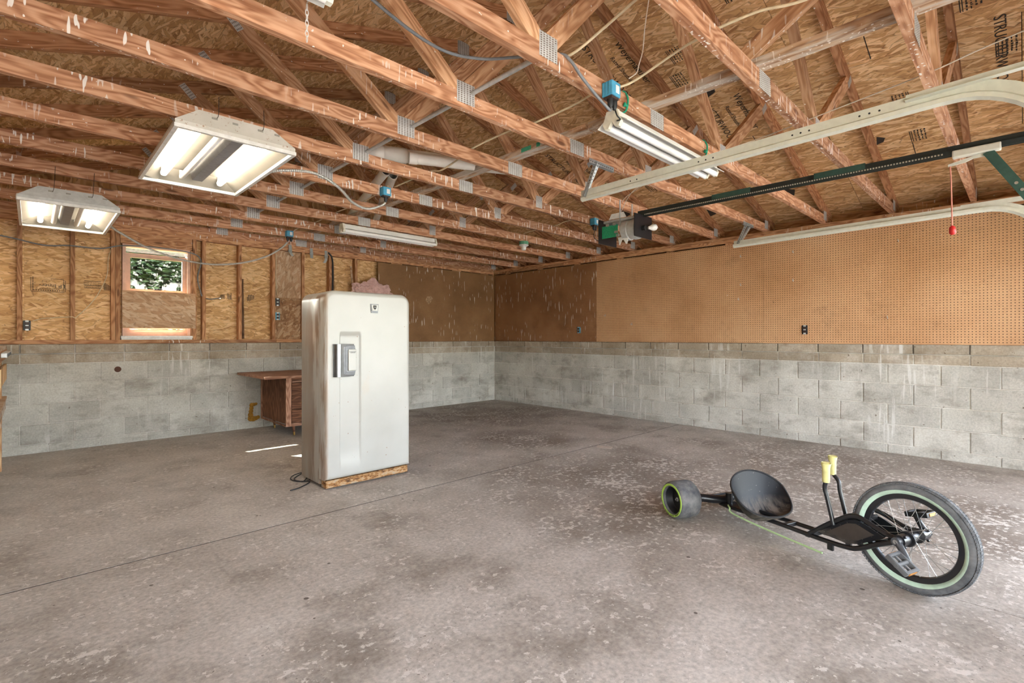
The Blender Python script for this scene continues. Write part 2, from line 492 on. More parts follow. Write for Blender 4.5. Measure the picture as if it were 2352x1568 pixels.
def m_peg(name, lo, mid, hi, axis, hole=0.0041, drips=0.0, grime=0.35):
    s = NT(name, 0.6, 0, 0.3)
    p = s.pos(); c = s.sep(p)
    n1 = s.noise(p, 1.4, 4, 0.6)
    col = s.ramp(n1, [(0.28, lo), (0.5, mid), (0.74, hi)])
    col = s.mix(0.15, col, s.ramp(s.noise(p, 60, 2), [(0.3, 0.3), (0.7, 0.8)]), 'OVERLAY')
    d = s.noise(s.mapping(p, loc=(2, 5, 3)), 3.2, 6, 0.7)
    col = s.mix(s.ramp(d, [(0.58, 0.0), (0.75, grime)]), col, tuple(k * 0.4 for k in lo))
    ch = s.noise(p, 19.0, 3)
    col = s.mix(s.ramp(ch, [(0.73, 0.0), (0.755, 0.7)]), col, (0.10, 0.055, 0.03))
    col = s.mix(s.ramp(s.noise(s.mapping(p, loc=(9, 9, 9)), 22.0, 3), [(0.745, 0.0), (0.77, 0.8)]), col, (0.72, 0.64, 0.56))
    if drips:
        st = s.noise(s.mapping(p, (44, 44, 4.5)), 1.0, 1)
        mk = s.noise(p, 1.7, 2)
        col = s.mix(s.math('MULTIPLY', s.ramp(st, [(0.665, 0.0), (0.685, 0.9)]), s.ramp(mk, [(0.52 - 0.1 * drips, 0.0), (0.57 - 0.1 * drips, 1.0)])), col, (0.72, 0.67, 0.60))
    if hole:
        a = s.math('MULTIPLY', s.math('SUBTRACT', s.math('FRACT', s.math('MULTIPLY', c[axis], 1 / 0.0254)), 0.5), 0.0254)
        b = s.math('MULTIPLY', s.math('SUBTRACT', s.math('FRACT', s.math('MULTIPLY', c[2], 1 / 0.0254)), 0.5), 0.0254)
        dist = s.math('SQRT', s.math('ADD', s.math('MULTIPLY', a, a), s.math('MULTIPLY', b, b)))
        h = s.math('LESS_THAN', dist, hole)
        col = s.mix(h, col, (0.025, 0.014, 0.008))
    s.color(col)
    return s.m
M_PEG_LIGHT = m_peg('light pegboard', (0.47, 0.25, 0.12), (0.57, 0.325, 0.17), (0.64, 0.39, 0.215), 1)
M_PEG_DARK = m_peg('stained pegboard', (0.20, 0.088, 0.038), (0.285, 0.135, 0.062), (0.36, 0.185, 0.088), 1, 0.0030, 0.7)
M_PEG_BACK = m_peg('brown hardboard', (0.175, 0.088, 0.036), (0.24, 0.127, 0.055), (0.31, 0.172, 0.078), 0, 0.0022, 0.5, 0.25)

# ------------------------------------------------------------------ room dimensions
XL, XR = -7.25, 0.0           # inner faces of the left and right walls
YB, YF = 0.0, -7.65           # inner faces of the back and front walls
BH = 1.111                    # top of the block wall
PH = 2.44                     # top of the wall plates = underside of the truss chords
RX = -3.62                    # ridge line
PITCH = 0.297
def zc(x):                    # centre line of the rafters
    return 2.61 + PITCH * ((-x) if x > RX else (x - 2 * RX))
CT = 1 / math.sqrt(1 + PITCH * PITCH)

# ------------------------------------------------------------------ floor
fl = MB().box((XL - 0.25, YF - 0.3, -0.22), (XR + 0.25, YB + 0.25, -0.03)).build('floor', plain('damp soil under the slab', (0.035, 0.028, 0.022), 0.95))
tag(fl, kind='structure')
JX, JY = -3.30, -3.725
M_DIRT = plain('packed dark dirt', (0.05, 0.04, 0.032), 0.95)
for (x0, x1, y0, y1) in ((XL - 0.2, JX - 0.0025, JY + 0.006, YB + 0.1), (JX + 0.0025, XR + 0.1, JY + 0.006, YB + 0.1),
                         (XL - 0.2, JX - 0.0025, YF - 0.25, JY - 0.006), (JX + 0.0025, XR + 0.1, YF - 0.25, JY - 0.006)):
    MB().box((x0, y0, -0.12), (x1, y1, 0.0)).build('floor_slab', M_FLOOR, fl)

MB().box((XL, JY - 0.006, -0.03), (XR, JY + 0.006, -0.0008)).build('joint_filler', M_DIRT, fl)
MB().box((JX - 0.0025, YF, -0.03), (JX + 0.0025, JY - 0.0062, -0.002)).build('joint_filler', plain('pale joint dust', (0.30, 0.26, 0.22), 0.95), fl)
MB().box((JX - 0.0025, JY + 0.0062, -0.03), (JX + 0.0025, YB, -0.002)).build('joint_filler', bpy.data.materials['pale joint dust'], fl)
# ------------------------------------------------------------------ block walls
COURSES = [(0.0, 0.092, 1), (0.092, 0.293, 0), (0.293, 0.50, 1), (0.50, 0.708, 0), (0.708, 0.908, 1), (0.908, 1.010, 0), (1.010, BH, 0)]
BL = 0.4145
def block_wall(root, axis, lo, hi, ph, sgn):
    """blocks along axis (0: back wall, 1: right wall); ph is a joint position of the odd courses"""
    cache = {}
    for ci, (z0, z1, odd) in enumerate(COURSES):
        front = -0.022 if ci == 6 else (0.002 if ci == 5 else 0.0)
        mat = M_BLOCK_TAN if ci >= 5 else M_BLOCK
        p = ph + (0 if odd else BL / 2)
        k = math.floor((lo - p) / BL)
        a = p + k * BL
        while a < hi:
            b0, b1 = max(a, lo), min(a + BL, hi)
            if b1 - b0 > 0.03:
                g = 0.0045
                L = b1 - b0 - 2 * g; H = z1 - z0 - 2 * g
                key = (round(L, 3), ci)
                if key not in cache:
                    cache[key] = MB().bbox((-L / 2, 0.0, -H / 2), (L / 2, 0.07, H / 2), 0.006).mesh('block')
                c = (b0 + b1) / 2
                j = RND.uniform(-0.0022, 0.0022) + front
                if axis == 0: M = Matrix.Translation((c, j, (z0 + z1) / 2))
                else: M = Matrix.Translation((j, c, (z0 + z1) / 2)) @ Matrix.Rotation(math.radians(-90), 4, 'Z')
                link('block', cache[key], mat, root, M)
            a += BL

wall_b = MB().box((XL - 0.2, 0.010, -0.03), (XR + 0.2, 0.2, BH - 0.004)).build('wall_back', M_MORTAR)
tag(wall_b, kind='structure')
block_wall(wall_b, 0, XL, XR - 0.004, -5.345, 1)
wall_r = MB().box((0.010, YF, -0.03), (0.2, YB + 0.010, BH - 0.004)).build('wall_right', M_MORTAR)
tag(wall_r, kind='structure')
block_wall(wall_r, 1, YF, YB - 0.006, -5.175, 1)

# ------------------------------------------------------------------ back wall framing
OY = 0.112                    # face of the strand board behind the studs
def flat_panel(name, x0, x1, z0, z1, y, t, mat, parent, along='x'):
    """upright panel facing -y; local X is its long axis (so the strands follow it)"""
    cx, czz = (x0 + x1) / 2, (z0 + z1) / 2
    w, h = x1 - x0, z1 - z0
    if along == 'x':
        M = Matrix(((1, 0, 0, cx), (0, 0, -1, y), (0, 1, 0, czz), (0, 0, 0, 1)))      # local X->x, Y->z, Z->-y
        mb = MB().box((-w / 2, -h / 2, -t), (w / 2, h / 2, 0))
    else:
        M = Matrix(((0, -1, 0, cx), (0, 0, -1, y), (1, 0, 0, czz), (0, 0, 0, 1)))     # local X->z, Y->-x, Z->-y
        mb = MB().box((-h / 2, -w / 2, -t), (h / 2, w / 2, 0))
    return mb.build(name, mat, parent, M)
WX0, WX1, WZ0, WZ1 = -5.565, -4.915, 1.165, 2.235       # window opening
for (x0, x1, z0, z1) in ((XL - 0.1, -6.3504, 1.0, 2.55), (-6.3496, WX0, 1.0, 2.55), (WX0, WX1, WZ1, 2.55), (WX1, -3.9604, 1.0, 2.55),
                         (-3.9596, -2.7404, 1.0, 2.55), (-2.7396, XR + 0.15, 1.0, 2.55), (WX0, WX1, 1.0, WZ0)):
    flat_panel('strand_board_panel', x0, x1, z0, z1, OY, 0.011, M_OSB_WALL, wall_b)
MB().box((XL - 0.2, OY + 0.012, 1.0), (WX0, OY + 0.05, 2.55)).box((WX1, OY + 0.012, 1.0), (XR + 0.2, OY + 0.05, 2.55)).box((WX0, OY + 0.012, WZ1), (WX1, OY + 0.05, 2.55)).box((WX0, OY + 0.012, 1.0), (WX1, OY + 0.05, WZ0)).build('outer_siding', plain('brown siding', (0.16, 0.10, 0.06), 0.8), wall_b)
SY = 0.062                    # mid depth of the studs
board('sill_plate', (XL - 0.1, SY, 1.131), (-5.0, SY, 1.131), 0.04, 0.089, M_PLATE_W, wall_b)
board('sill_plate', (-4.998, SY, 1.131), (-3.93, SY, 1.131), 0.04, 0.089, M_PLATE_W, wall_b)
board('sill_plate', (-3.928, SY, 1.131), (XR, SY, 1.131), 0.04, 0.089, M_STUD, wall_b)
for (z, a, b) in ((2.38, XL - 0.1, -4.1), (2.38, -4.098, XR), (2.42, XL - 0.1, -5.3), (2.42, -5.298, -1.9), (2.42, -1.898, XR)):
    board('top_plate', (a, SY, z), (b, SY, z), 0.039, 0.089, M_PLATE_W, wall_b)
for x in (-6.79, -6.383, -5.983, -5.648, -5.607, -4.873, -4.775, -4.372, -3.962, -3.572, -3.182, -2.782):
    board('stud', (x, SY, 1.151), (x, SY, 2.36), 0.038, 0.089, M_STUD, wall_b, up=(1, 0, 0))
board('stud', (-4.905, SY, 1.151), (-4.905, SY, 2.22), 0.02, 0.089, M_STUD, wall_b, up=(1, 0, 0))
board('header', (-5.585, 0.035, 2.295), (-4.90, 0.035, 2.295), 0.128, 0.038, M_PLATE_W, wall_b)
# thin splintered strips leaning in the bays by the insulation
board('splintered_strip', (-4.335, 0.03, 1.16), (-4.345, 0.035, 1.93), 0.022, 0.03, lumber('dark splintered wood', (0.06, 0.03, 0.015), (0.12, 0.06, 0.03), (0.2, 0.11, 0.06)), wall_b, up=(1, 0, 0))
board('splintered_strip', (-3.13, 0.03, 1.75), (-3.145, 0.03, 2.25), 0.02, 0.03, bpy.data.materials['dark splintered wood'], wall_b, up=(1, 0, 0))
board('lath_strip', (-2.835, 0.0, 1.80), (-2.87, 0.02, 2.24), 0.025, 0.012, M_OSB_PALE, wall_b, up=(1, 0, 0))
# board patch between two studs, the lower half dirtier
flat_panel('patch_panel', -3.942, -3.592, 1.72, 2.355, 0.05, 0.008, M_OSB_PALE, wall_b, 'z')
flat_panel('patch_panel', -3.942, -3.592, 1.152, 1.718, 0.055, 0.008, osb('dirty strand board', (0.48, 0.32, 0.19), (0.34, 0.18, 0.085), (0.16, 0.07, 0.03), 0.8, 1.0), wall_b, 'z')
# pegboard over the right end of the back wall
flat_panel('pegboard_panel', -2.432, -0.006, 1.113, 2.345, -0.0005, 0.006, M_PEG_BACK, wall_b)
MB().poly([(-1.56, -0.0068, 1.80), (-1.50, -0.0068, 1.735), (-1.46, -0.0068, 1.76), (-1.41, -0.0068, 1.84), (-1.45, -0.0068, 1.875), (-1.53, -0.0068, 1.865)], (0, -0.0012, 0)).build('torn_spot', plain('torn fibre', (0.36, 0.23, 0.13), 0.9, var=0.4, scale=40), wall_b)
for x in (-2.2, -1.6, -1.0, -0.35):
    MB().box((x, 0.0, 2.345), (x + 0.2, 0.016, 2.358)).build('spacer', M_STUD, wall_b)

# ------------------------------------------------------------------ right wall framing
def side_panel(name, y0, y1, z0, z1, x, t, mat, parent):
    """upright panel facing -x"""
    cy, czz = (y0 + y1) / 2, (z0 + z1) / 2
    M = Matrix(((0, 0, -1, x), (-1, 0, 0, cy), (0, 1, 0, czz), (0, 0, 0, 1)))
    return MB().box((-(y1 - y0) / 2, -(z1 - z0) / 2, -t), ((y1 - y0) / 2, (z1 - z0) / 2, 0)).build(name, mat, parent, M)
side_panel('pegboard_panel', -2.362, -0.008, 1.113, 2.335, -0.0005, 0.006, M_PEG_DARK, wall_r)
side_panel('pegboard_panel', -4.803, -2.365, 1.112, 2.338, -0.0045, 0.006, M_PEG_LIGHT, wall_r)
side_panel('pegboard_panel', -7.244, -4.806, 1.108, 2.338, -0.0045, 0.006, M_PEG_LIGHT, wall_r)
for (z, a, b) in ((2.38, YF, -5.2), (2.38, -5.198, -1.7), (2.38, -1.698, YB - 0.0), (2.42, YF, -3.6), (2.42, -3.598, YB - 0.0)):
    board('top_plate', (0.046, a, z), (0.046, b, z), 0.039, 0.089, M_PLATE_W, wall_r)
MB().box((0.093, YF, 1.0), (0.12, YB + 0.12, 2.44)).build('sheathing', M_OSB_ROOF, wall_r)
MB().box((0.12, YF, 2.425), (0.29, YB + 0.12, 2.44)).build('soffit', M_WHITE, wall_r)
MB().box((2 * RX - 0.30, YF, 2.425), (XL - 0.06, YB + 0.12, 2.44)).build('soffit', M_WHITE, wall_r)
for y in [-0.4 - 0.81 * k for k in range(9)]:
    MB().box((0.002, y, 2.338), (0.04, y + 0.1, 2.36)).build('spacer', M_STUD, wall_r)

# ------------------------------------------------------------------ left and front walls (behind and beside the camera)
wall_l = MB().box((XL - 0.2, YF, -0.03), (XL, 0.0, BH)).build('wall_left', M_BLOCK)
tag(wall_l, kind='structure')
MB().box((XL - 0.2, YF, BH), (XL - 0.06, 0.1, 2.62)).build('sheathing', M_OSB_WALL, wall_l)
for y in [-0.4 - 0.61 * k for k in range(12)]:
    board('stud', (XL - 0.03, y, BH), (XL - 0.03, y, 2.36), 0.038, 0.06, M_STUD, wall_l, up=(0, 1, 0))
board('top_plate', (XL - 0.03, YF, 2.40), (XL - 0.03, 0.0, 2.40), 0.078, 0.06, M_PLATE_W, wall_l)
# front wall: an open doorway on the left (the camera stands just inside it), the right one under the overhead tracks left open for added daylight
D2A, D2B, DH = -7.0, -4.05, 2.16
D1A, D1B = -3.35, -0.58
wf = MB()
wf.box((XL - 0.2, YF - 0.2, -0.03), (D2A, YF, 2.62)).box((D2B, YF - 0.2, -0.03), (D1A, YF, 2.62)).box((D1B, YF - 0.2, -0.03), (XR + 0.2, YF, 2.62))
wf.box((D2A, YF - 0.2, DH), (D2B, YF, 2.62)).box((D1A, YF - 0.2, DH), (D1B, YF, 2.62))
tag(wf.build('wall_front', M_OSB_WALL), kind='structure')
# gable ends above the plates
for (nm, y, t) in (('wall_gable_back', OY, 0.04), ('wall_gable_front', YF - 0.12, 0.04)):
    g = MB()
    pts = [(0.55, y, 2.44), (0.55, y, zc(0.55) + 0.045), (RX, y, zc(RX) + 0.05), (2 * RX - 0.55, y, zc(0.55) + 0.045), (2 * RX - 0.55, y, 2.44)]
    g.poly(pts, (0, t, 0))
    tag(g.build(nm, M_OSB_WALL), kind='structure')

# ------------------------------------------------------------------ roof deck
def roof_z(x): return zc(x) + 0.0464
EAVE = 0.50
OVH = 2.4                     # unseen roof extension, added over the apron to cut steep sky light
rc = MB()
for sgn in (1, -1):
    ex = EAVE if sgn > 0 else 2 * RX - EAVE
    a = (RX, 0, roof_z(RX) + 0.016); b = (ex, 0, roof_z(ex) + 0.016)
    rc.poly([(a[0], YF - OVH, a[2]), (b[0], YF - OVH, b[2]), (b[0], YF - OVH, b[2] + 0.03), (a[0], YF - OVH, a[2] + 0.03)], (0, 0.45 - YF + OVH, 0))
ceil_o = rc.build('ceiling', plain('asphalt shingles', (0.10, 0.09, 0.085), 0.9))
tag(ceil_o, kind='structure')
SL = (EAVE - RX) / CT                                  # slope length
deck = []
for side in (1, -1):
    d = Vector((side * 1.0, 0, -PITCH)).normalized()   # down the slope
    up = Vector((side * PITCH, 0, 1.0)).normalized()
    s0 = 0.0; row = 0
    for s1 in (0.62, 1.84, 3.06, SL):
        ys = [0.35 - (1.22 if (row % 2) else 0) - 2.44 * k for k in range(-1, 4)]
        edges = [0.36] + [y for y in ys if -8.0 < y < 0.3] + [-8.05]
        for y1, y0 in zip(edges[:-1], edges[1:]):
            c = Vector((RX, (y0 + y1) / 2, roof_z(RX))) + d * ((s0 + s1) / 2) + up * 0.0065
            M = Matrix.Identity(4)
            ex = Vector((0, -1.0 * side, 0)); ey = d; ez = ex.cross(ey)
            for i in range(3):
                M[i][0], M[i][1], M[i][2], M[i][3] = ex[i], ey[i], ez[i], c[i]
            L = y1 - y0 - 0.004; W = s1 - s0 - 0.003
            o = MB().box((-L / 2, -W / 2, -0.0055), (L / 2, W / 2, 0.0055)).build('strand_board_panel', M_OSB_ROOF, ceil_o, M)
            deck.append((o, side, s0, s1, y0, y1))
        s0 = s1; row += 1
for x in (0.30, 2 * RX - 0.30):
    board('fascia', (x, YF - 0.4, 2.53), (x, 0.3, 2.53), 0.20, 0.02, M_RAFT, ceil_o)

# stamps printed on the underside of the deck
def deck_frame(x, y, flip=1):
    """frame on the underside of the right slope: local X runs down the slope, local Y towards the camera side"""
    d = Vector((1.0, 0, -PITCH)).normalized()
    ex = d * flip; ey = Vector((0, -1.0, 0)) * flip
    ez = ex.cross(ey)
    z = roof_z(x) - 0.0022
    M = Matrix.Identity(4)
    for i in range(3):
        M[i][0], M[i][1], M[i][2], M[i][3] = ex[i], ey[i], ez[i], (x, y, z)[i]
    return M
def deck_parent(x, y):
    s = (x - RX) / CT
    for (o, side, s0, s1, y0, y1) in deck:
        if side == 1 and s0 <= s <= s1 and y0 <= y <= y1: return o
    return ceil_o
def deck_stamp(x, y, body, size, flip=1):
    text('printed_stamp', body, size, deck_frame(x, y, flip), M_INK, deck_parent(x, y), 0.0003)
def grade_block(x, y, flip=1, w=0.16):
    """a grade mark: ruled lines with short broken rows of print between them"""
    mb = MB(); h = 0.11
    for k in range(2):
        mb.box((-w / 2, -h / 2 + 0.012 * k, 0), (w / 2, -h / 2 + 0.012 * k + 0.005, 0.0004))
    for r in range(4):
        xx = -w / 2
        while xx < w / 2 - 0.01:
            L = RND.uniform(0.006, 0.024)
            mb.box((xx, -h / 2 + 0.03 + r * 0.022, 0), (min(xx + L, w / 2), -h / 2 + 0.03 + r * 0.022 + RND.uniform(0.006, 0.012), 0.0004))
            xx += L + RND.uniform(0.004, 0.014)
    mb.build('grade_mark', M_INK, deck_parent(x, y), deck_frame(x, y, flip))
for (x, y) in ((-1.75, -5.10), (-1.72, -3.25), (-2.7, -4.55), (-1.55, -6.95)):
    deck_stamp(x, y - 0.17, 'Weyerhaeuser', 0.085)
    deck_stamp(x + 0.03, y - 0.05, 'Rated Sheathing', 0.055)
    deck_stamp(x, y + 0.08, 'STRUCTURWOOD', 0.085)
for (x, y, f) in ((-2.35, -4.95, 1), (-2.6, -5.05, 1), (-1.05, -5.7, -1), (-1.35, -6.3, -1), (-0.85, -6.35, 1), (-1.1, -4.75, 1), (-2.9, -5.6, 1), (-2.2, -5.75, -1), (-1.0, -3.9, 1), (-1.6, -6.9, 1), (-2.1, -6.75, 1)):
    grade_block(x, y, f)
FEB = (-6.2058, -2.895, roof_z(-6.2058) - 0.0022)
Mf = Matrix.Identity(4); ex = Vector((1.0, 0, PITCH)).normalized(); ey = Vector((0, -1.0, 0)); ez = ex.cross(ey)
for i in range(3):
    Mf[i][0], Mf[i][1], Mf[i][2], Mf[i][3] = ex[i], ey[i], ez[i], FEB[i]
fpar = [o for (o, side, s0, s1, y0, y1) in deck if side == -1 and s0 <= (RX - FEB[0]) / CT <= s1 and y0 <= FEB[1] <= y1][0]
text('printed_stamp', 'FEB-86', 0.05, Mf, M_INK, fpar, 0.0003)
MB().box((-0.14, -0.03, 0), (-0.136, 0.03, 0.0004)).box((0.136, -0.03, 0), (0.14, 0.03, 0.0004)).box((-0.14, -0.034, 0), (0.14, -0.03, 0.0004)).build('stamp_frame', M_INK, fpar, Mf)
# nailing-line arrows and short lines
for (x, y) in ((-0.75, -5.75), (-1.3, -5.2), (-0.65, -6.3), (-2.0, -6.2)):
    MB().box((-0.12, -0.003, 0), (0.12, 0.003, 0.0004)).build('guide_line', M_INK, deck_parent(x, y), deck_frame(x, y))
# burnt-looking black label corners
for (x, y, k) in ((-2.15, -5.12, 0.1), (-2.6, -4.35, 0.1), (-0.35, -5.2, 0.12), (-0.25, -4.3, 0.1), (-2.3, -6.55, 0.12), (-0.6, -3.3, 0.09), (-0.9, -6.1, 0.06)):
    MB().poly([(-k, -k * .4, 0), (k, -k * .7, 0), (k * .6, k * .2, 0), (-k * .3, k * .5, 0)], (0, 0, 0.0004)).build('smudge', M_INK, deck_parent(x, y), deck_frame(x, y))

# ------------------------------------------------------------------ roof trusses
TY0, TS = -6.039, 0.6096
TT = 0.038
XA, XC = -4.576, 2 * RX + 4.576
CHB, CHT = PH, PH + 0.089
XQ = -1.82                                            # web joint on the right rafter
def clip(poly, a, b, c):
    """keep the side a*x + b*z <= c"""
    out = []
    for i in range(len(poly)):
        p, q = poly[i], poly[(i + 1) % len(poly)]
        fp, fq = a * p[0] + b * p[1] - c, a * q[0] + b * q[1] - c
        if fp <= 0: out.append(p)
        if (fp < 0 < fq) or (fq < 0 < fp):
            t = fp / (fp - fq)
            out.append((p[0] + (q[0] - p[0]) * t, p[1] + (q[1] - p[1]) * t))
    return out
def strip(p, q, w=0.089, ext=0.3):
    dx, dz = q[0] - p[0], q[1] - p[1]
    L = math.hypot(dx, dz); dx /= L; dz /= L
    nx, nz = -dz, dx
    a = (p[0] - dx * ext, p[1] - dz * ext); b = (q[0] + dx * ext, q[1] + dz * ext)
    h = w / 2
    return [(a[0] + nx * h, a[1] + nz * h), (b[0] + nx * h, b[1] + nz * h), (b[0] - nx * h, b[1] - nz * h), (a[0] - nx * h, a[1] - nz * h)], (dx, dz)
def under_right(poly): return clip(poly, PITCH, 1.0, 2.61 - 0.0464)               # z <= zc(x) - .0464 with zc = 2.61 - PITCH x
def under_left(poly): return clip(poly, -PITCH, 1.0, 2.61 - PITCH * 2 * RX - 0.0464)
def above_chord(poly): return clip(poly, 0, -1.0, -(CHT + 0.0005))
TR_PARTS = []
def member(kind, poly, d, mat):
    """remember a member as a mesh in its own frame (X along the grain), about the truss origin at (RX, 0, PH)"""
    cx = sum(p[0] for p in poly) / len(poly); cz_ = sum(p[1] for p in poly) / len(poly)
    dx, dz = d
    pts = [((p[0] - cx) * dx + (p[1] - cz_) * dz, 0, -(p[0] - cx) * dz + (p[1] - cz_) * dx) for p in poly]
    me = MB().poly([(p[0], -TT / 2, p[2]) for p in pts], (0, TT, 0)).mesh(kind)
    M = Matrix(((dx, 0, -dz, cx - RX), (0, 1, 0, 0), (dz, 0, dx, cz_ - PH), (0, 0, 0, 1)))
    TR_PARTS.append((kind, me, mat, M))
XTAIL = 0.28
ch = [(2 * RX - 0.12, CHB), (0.12, CHB), (0.12, CHT), (2 * RX - 0.12, CHT)]
ch = under_left(under_right(ch))
# the chord is spliced just beside the middle
XS = -3.592
member('bottom_chord', clip(ch, 1, 0, XS - 0.0004), (1, 0), M_CHORD)
member('bottom_chord', clip(ch, -1, 0, -XS - 0.0004), (1, 0), M_CHORD)
for sg in (1, -1):
    p = (RX, zc(RX)); q = (XTAIL if sg > 0 else 2 * RX - XTAIL, zc(XTAIL))
    poly, d = strip(p, q)
    if sg > 0: poly = clip(clip(poly, -1, 0, -RX - 0.0003), 1, 0, XTAIL)
    else: poly = clip(clip(poly, 1, 0, RX - 0.0003), -1, 0, -(2 * RX - XTAIL))
    member('rafter', poly, d, M_RAFT)
for sg in (1, -1):
    mir = lambda x: x if sg > 0 else 2 * RX - x
    und = under_right if sg > 0 else under_left
    # long web from the chord joint to the ridge
    poly, d = strip((mir(XC), CHT), (mir(RX), zc(RX) - 0.12))
    poly = und(above_chord(poly))
    poly = clip(poly, 1, 0, mir(XC) + 0.03) if sg > 0 else clip(poly, -1, 0, -(mir(XC) - 0.03))
    poly = clip(poly, -1, 0, -RX - 0.0003) if sg > 0 else clip(poly, 1, 0, RX - 0.0003)
    member('web', poly, d, M_WEB)
    poly, d = strip((mir(XC + 0.05), CHT), (mir(XQ), zc(XQ)))
    poly = und(above_chord(poly))
    poly = clip(poly, -1, 0, -(mir(XC) + 0.031)) if sg > 0 else clip(poly, 1, 0, mir(XC) - 0.031)
    member('web', poly, d, M_WEB)
PL_A = MB().box((-0.062, -0.001, -0.058), (0.062, 0.0, 0.058)).mesh('connector_plate')
PL_C = MB().box((-0.045, -0.001, -0.058), (0.045, 0.0, 0.058)).mesh('connector_plate')
PL_B = MB().box((-0.075, -0.001, -0.048), (0.075, 0.0, 0.048)).mesh('connector_plate')
PL_H = MB().box((-0.055, -0.001, -0.05), (0.055, 0.0, 0.05)).mesh('connector_plate')
PL_R = MB().box((-0.06, -0.001, -0.024), (0.06, 0.0, 0.024)).mesh('connector_plate')
def pl(me, x, z, a=0.0):
    TR_PARTS.append(('connector_plate', me, M_TPLATE, Matrix.Translation((x - RX, -TT / 2 - 0.0003, z - PH)) @ Matrix.Rotation(-a, 4, 'Y')))
pl(PL_A, XA + 0.005, CHT - 0.004); pl(PL_C, XC, CHT - 0.004); pl(PL_B, XS, (CHB + CHT) / 2)
pl(PL_H, 0.0, CHT - 0.01); pl(PL_H, 2 * RX, CHT - 0.01)
pl(PL_A, RX, zc(RX) - 0.02)
aR = math.atan(PITCH)
pl(PL_R, XQ - 0.01, zc(XQ) - 0.035, math.radians(46)); pl(PL_R, 2 * RX - XQ + 0.01, zc(XQ) - 0.035, math.radians(-46))
ORD = ['standing over the back wall plate', 'second from the back wall', 'third from the back wall', 'fourth from the back wall', 'fifth from the back wall', 'sixth from the back wall',
       'seventh from the back wall', 'eighth from the back wall', 'ninth from the back wall', 'tenth from the back wall', 'eleventh from the back wall', 'twelfth from the back wall', 'thirteenth from the back wall']
def ty(i): return TY0 + TS * i
for i in range(10, -3, -1):
    y = ty(i) if i < 10 else 0.052
    t = empty('roof_truss', (RX, y, PH), 0, 'reddish lumber roof truss with steel connector plates, ' + ORD[10 - i], 'roof truss', 'roof trusses across the garage')
    for (kind, me, mat, M) in TR_PARTS:
        o = bpy.data.objects.new(kind, me); COL.objects.link(o)
        if not me.materials: me.materials.append(mat)
        o.parent = t; o.matrix_basis = M

# ------------------------------------------------------------------ window
M_FRAME = plain('pinkish window wood', (0.62, 0.40, 0.30), 0.5, var=0.15, scale=12)
M_ALU = plain('window aluminium', (0.70, 0.71, 0.72), 0.35, 0.3)
def m_glass():
    s = NT('dusty window glass')
    t = s.t; out = [n for n in t.nodes if n.type == 'OUTPUT_MATERIAL'][0]
    tr = s.n('BsdfTransparent', None, Color=(0.93, 0.96, 0.95, 1)); gl = s.n('BsdfGlossy', None, Color=(0.9, 0.95, 1, 1), Roughness=0.05); df = s.n('BsdfDiffuse', None, Color=(0.8, 0.8, 0.76, 1)); tl = s.n('BsdfTranslucent', None, Color=(0.8, 0.8, 0.76, 1))
    p = s.pos(); z = s.sep(p)[2]
    low = s.ramp(s.math('SUBTRACT', z, 1.68), [(0.0, 1.0), (0.16, 0.0)])
    d = s.ramp(s.noise(s.mapping(p, (9, 9, 4)), 1.6, 4, 0.6), [(0.50, 0.0), (0.62, 0.5)])
    dirt = s.math('ADD', s.math('MULTIPLY', low, d), s.ramp(s.noise(p, 25, 3), [(0.58, 0.0), (0.75, 0.12)]), clamp=True)
    a = s.n('MixShader', None, i0=0.05); t.links.new(tr.outputs[0], a.inputs[1]); t.links.new(gl.outputs[0], a.inputs[2])
    dd = s.n('MixShader', None, i0=0.6); t.links.new(df.outputs[0], dd.inputs[1]); t.links.new(tl.outputs[0], dd.inputs[2])
    b = s.n('MixShader'); s.set(b.inputs[0], dirt); t.links.new(a.outputs[0], b.inputs[1]); t.links.new(dd.outputs[0], b.inputs[2])
    t.links.new(b.outputs[0], out.inputs['Surface'])
    return s.m
M_GLASS = m_glass()
win = MB()
win.box((WX0, 0.04, WZ0), (WX0 + 0.03, 0.15, WZ1)).box((WX1 - 0.03, 0.04, WZ0), (WX1, 0.15, WZ1)).box((WX0 + 0.03, 0.04, WZ1 - 0.03), (WX1 - 0.03, 0.15, WZ1)).box((WX0 + 0.03, 0.04, WZ0), (WX1 - 0.03, 0.15, WZ0 + 0.02))
win_o = win.build('window_1', M_FRAME); tag(win_o, kind='structure')
ax0, ax1 = WX0 + 0.03, WX1 - 0.03
# upper sash: frame, pane, latch; above it the bright track slats
sash = MB().box((ax0, 0.085, 1.69), (ax0 + 0.045, 0.12, 2.14)).box((ax1 - 0.045, 0.085, 1.69), (ax1, 0.12, 2.14)).box((ax0 + 0.045, 0.085, 2.09), (ax1 - 0.045, 0.12, 2.14)).box((ax0 + 0.045, 0.085, 1.69), (ax1 - 0.045, 0.12, 1.735)).build('sash', M_FRAME, win_o)
MB().box((ax0 + 0.04, 0.10, 1.73), (ax1 - 0.04, 0.104, 2.095)).build('pane', M_GLASS, sash)
MB().bbox((-5.27, 0.065, 1.728), (-5.20, 0.086, 1.742), 0.003).bbox((-5.245, 0.05, 1.735), (-5.19, 0.07, 1.745), 0.003).build('latch', M_BLACK, sash)
for k in range(3):
    MB().box((ax0, 0.06 + 0.02 * k, 2.150 + 0.019 * k), (ax1, 0.075 + 0.02 * k, 2.160 + 0.019 * k)).build('track_slat', M_ALU, win_o)
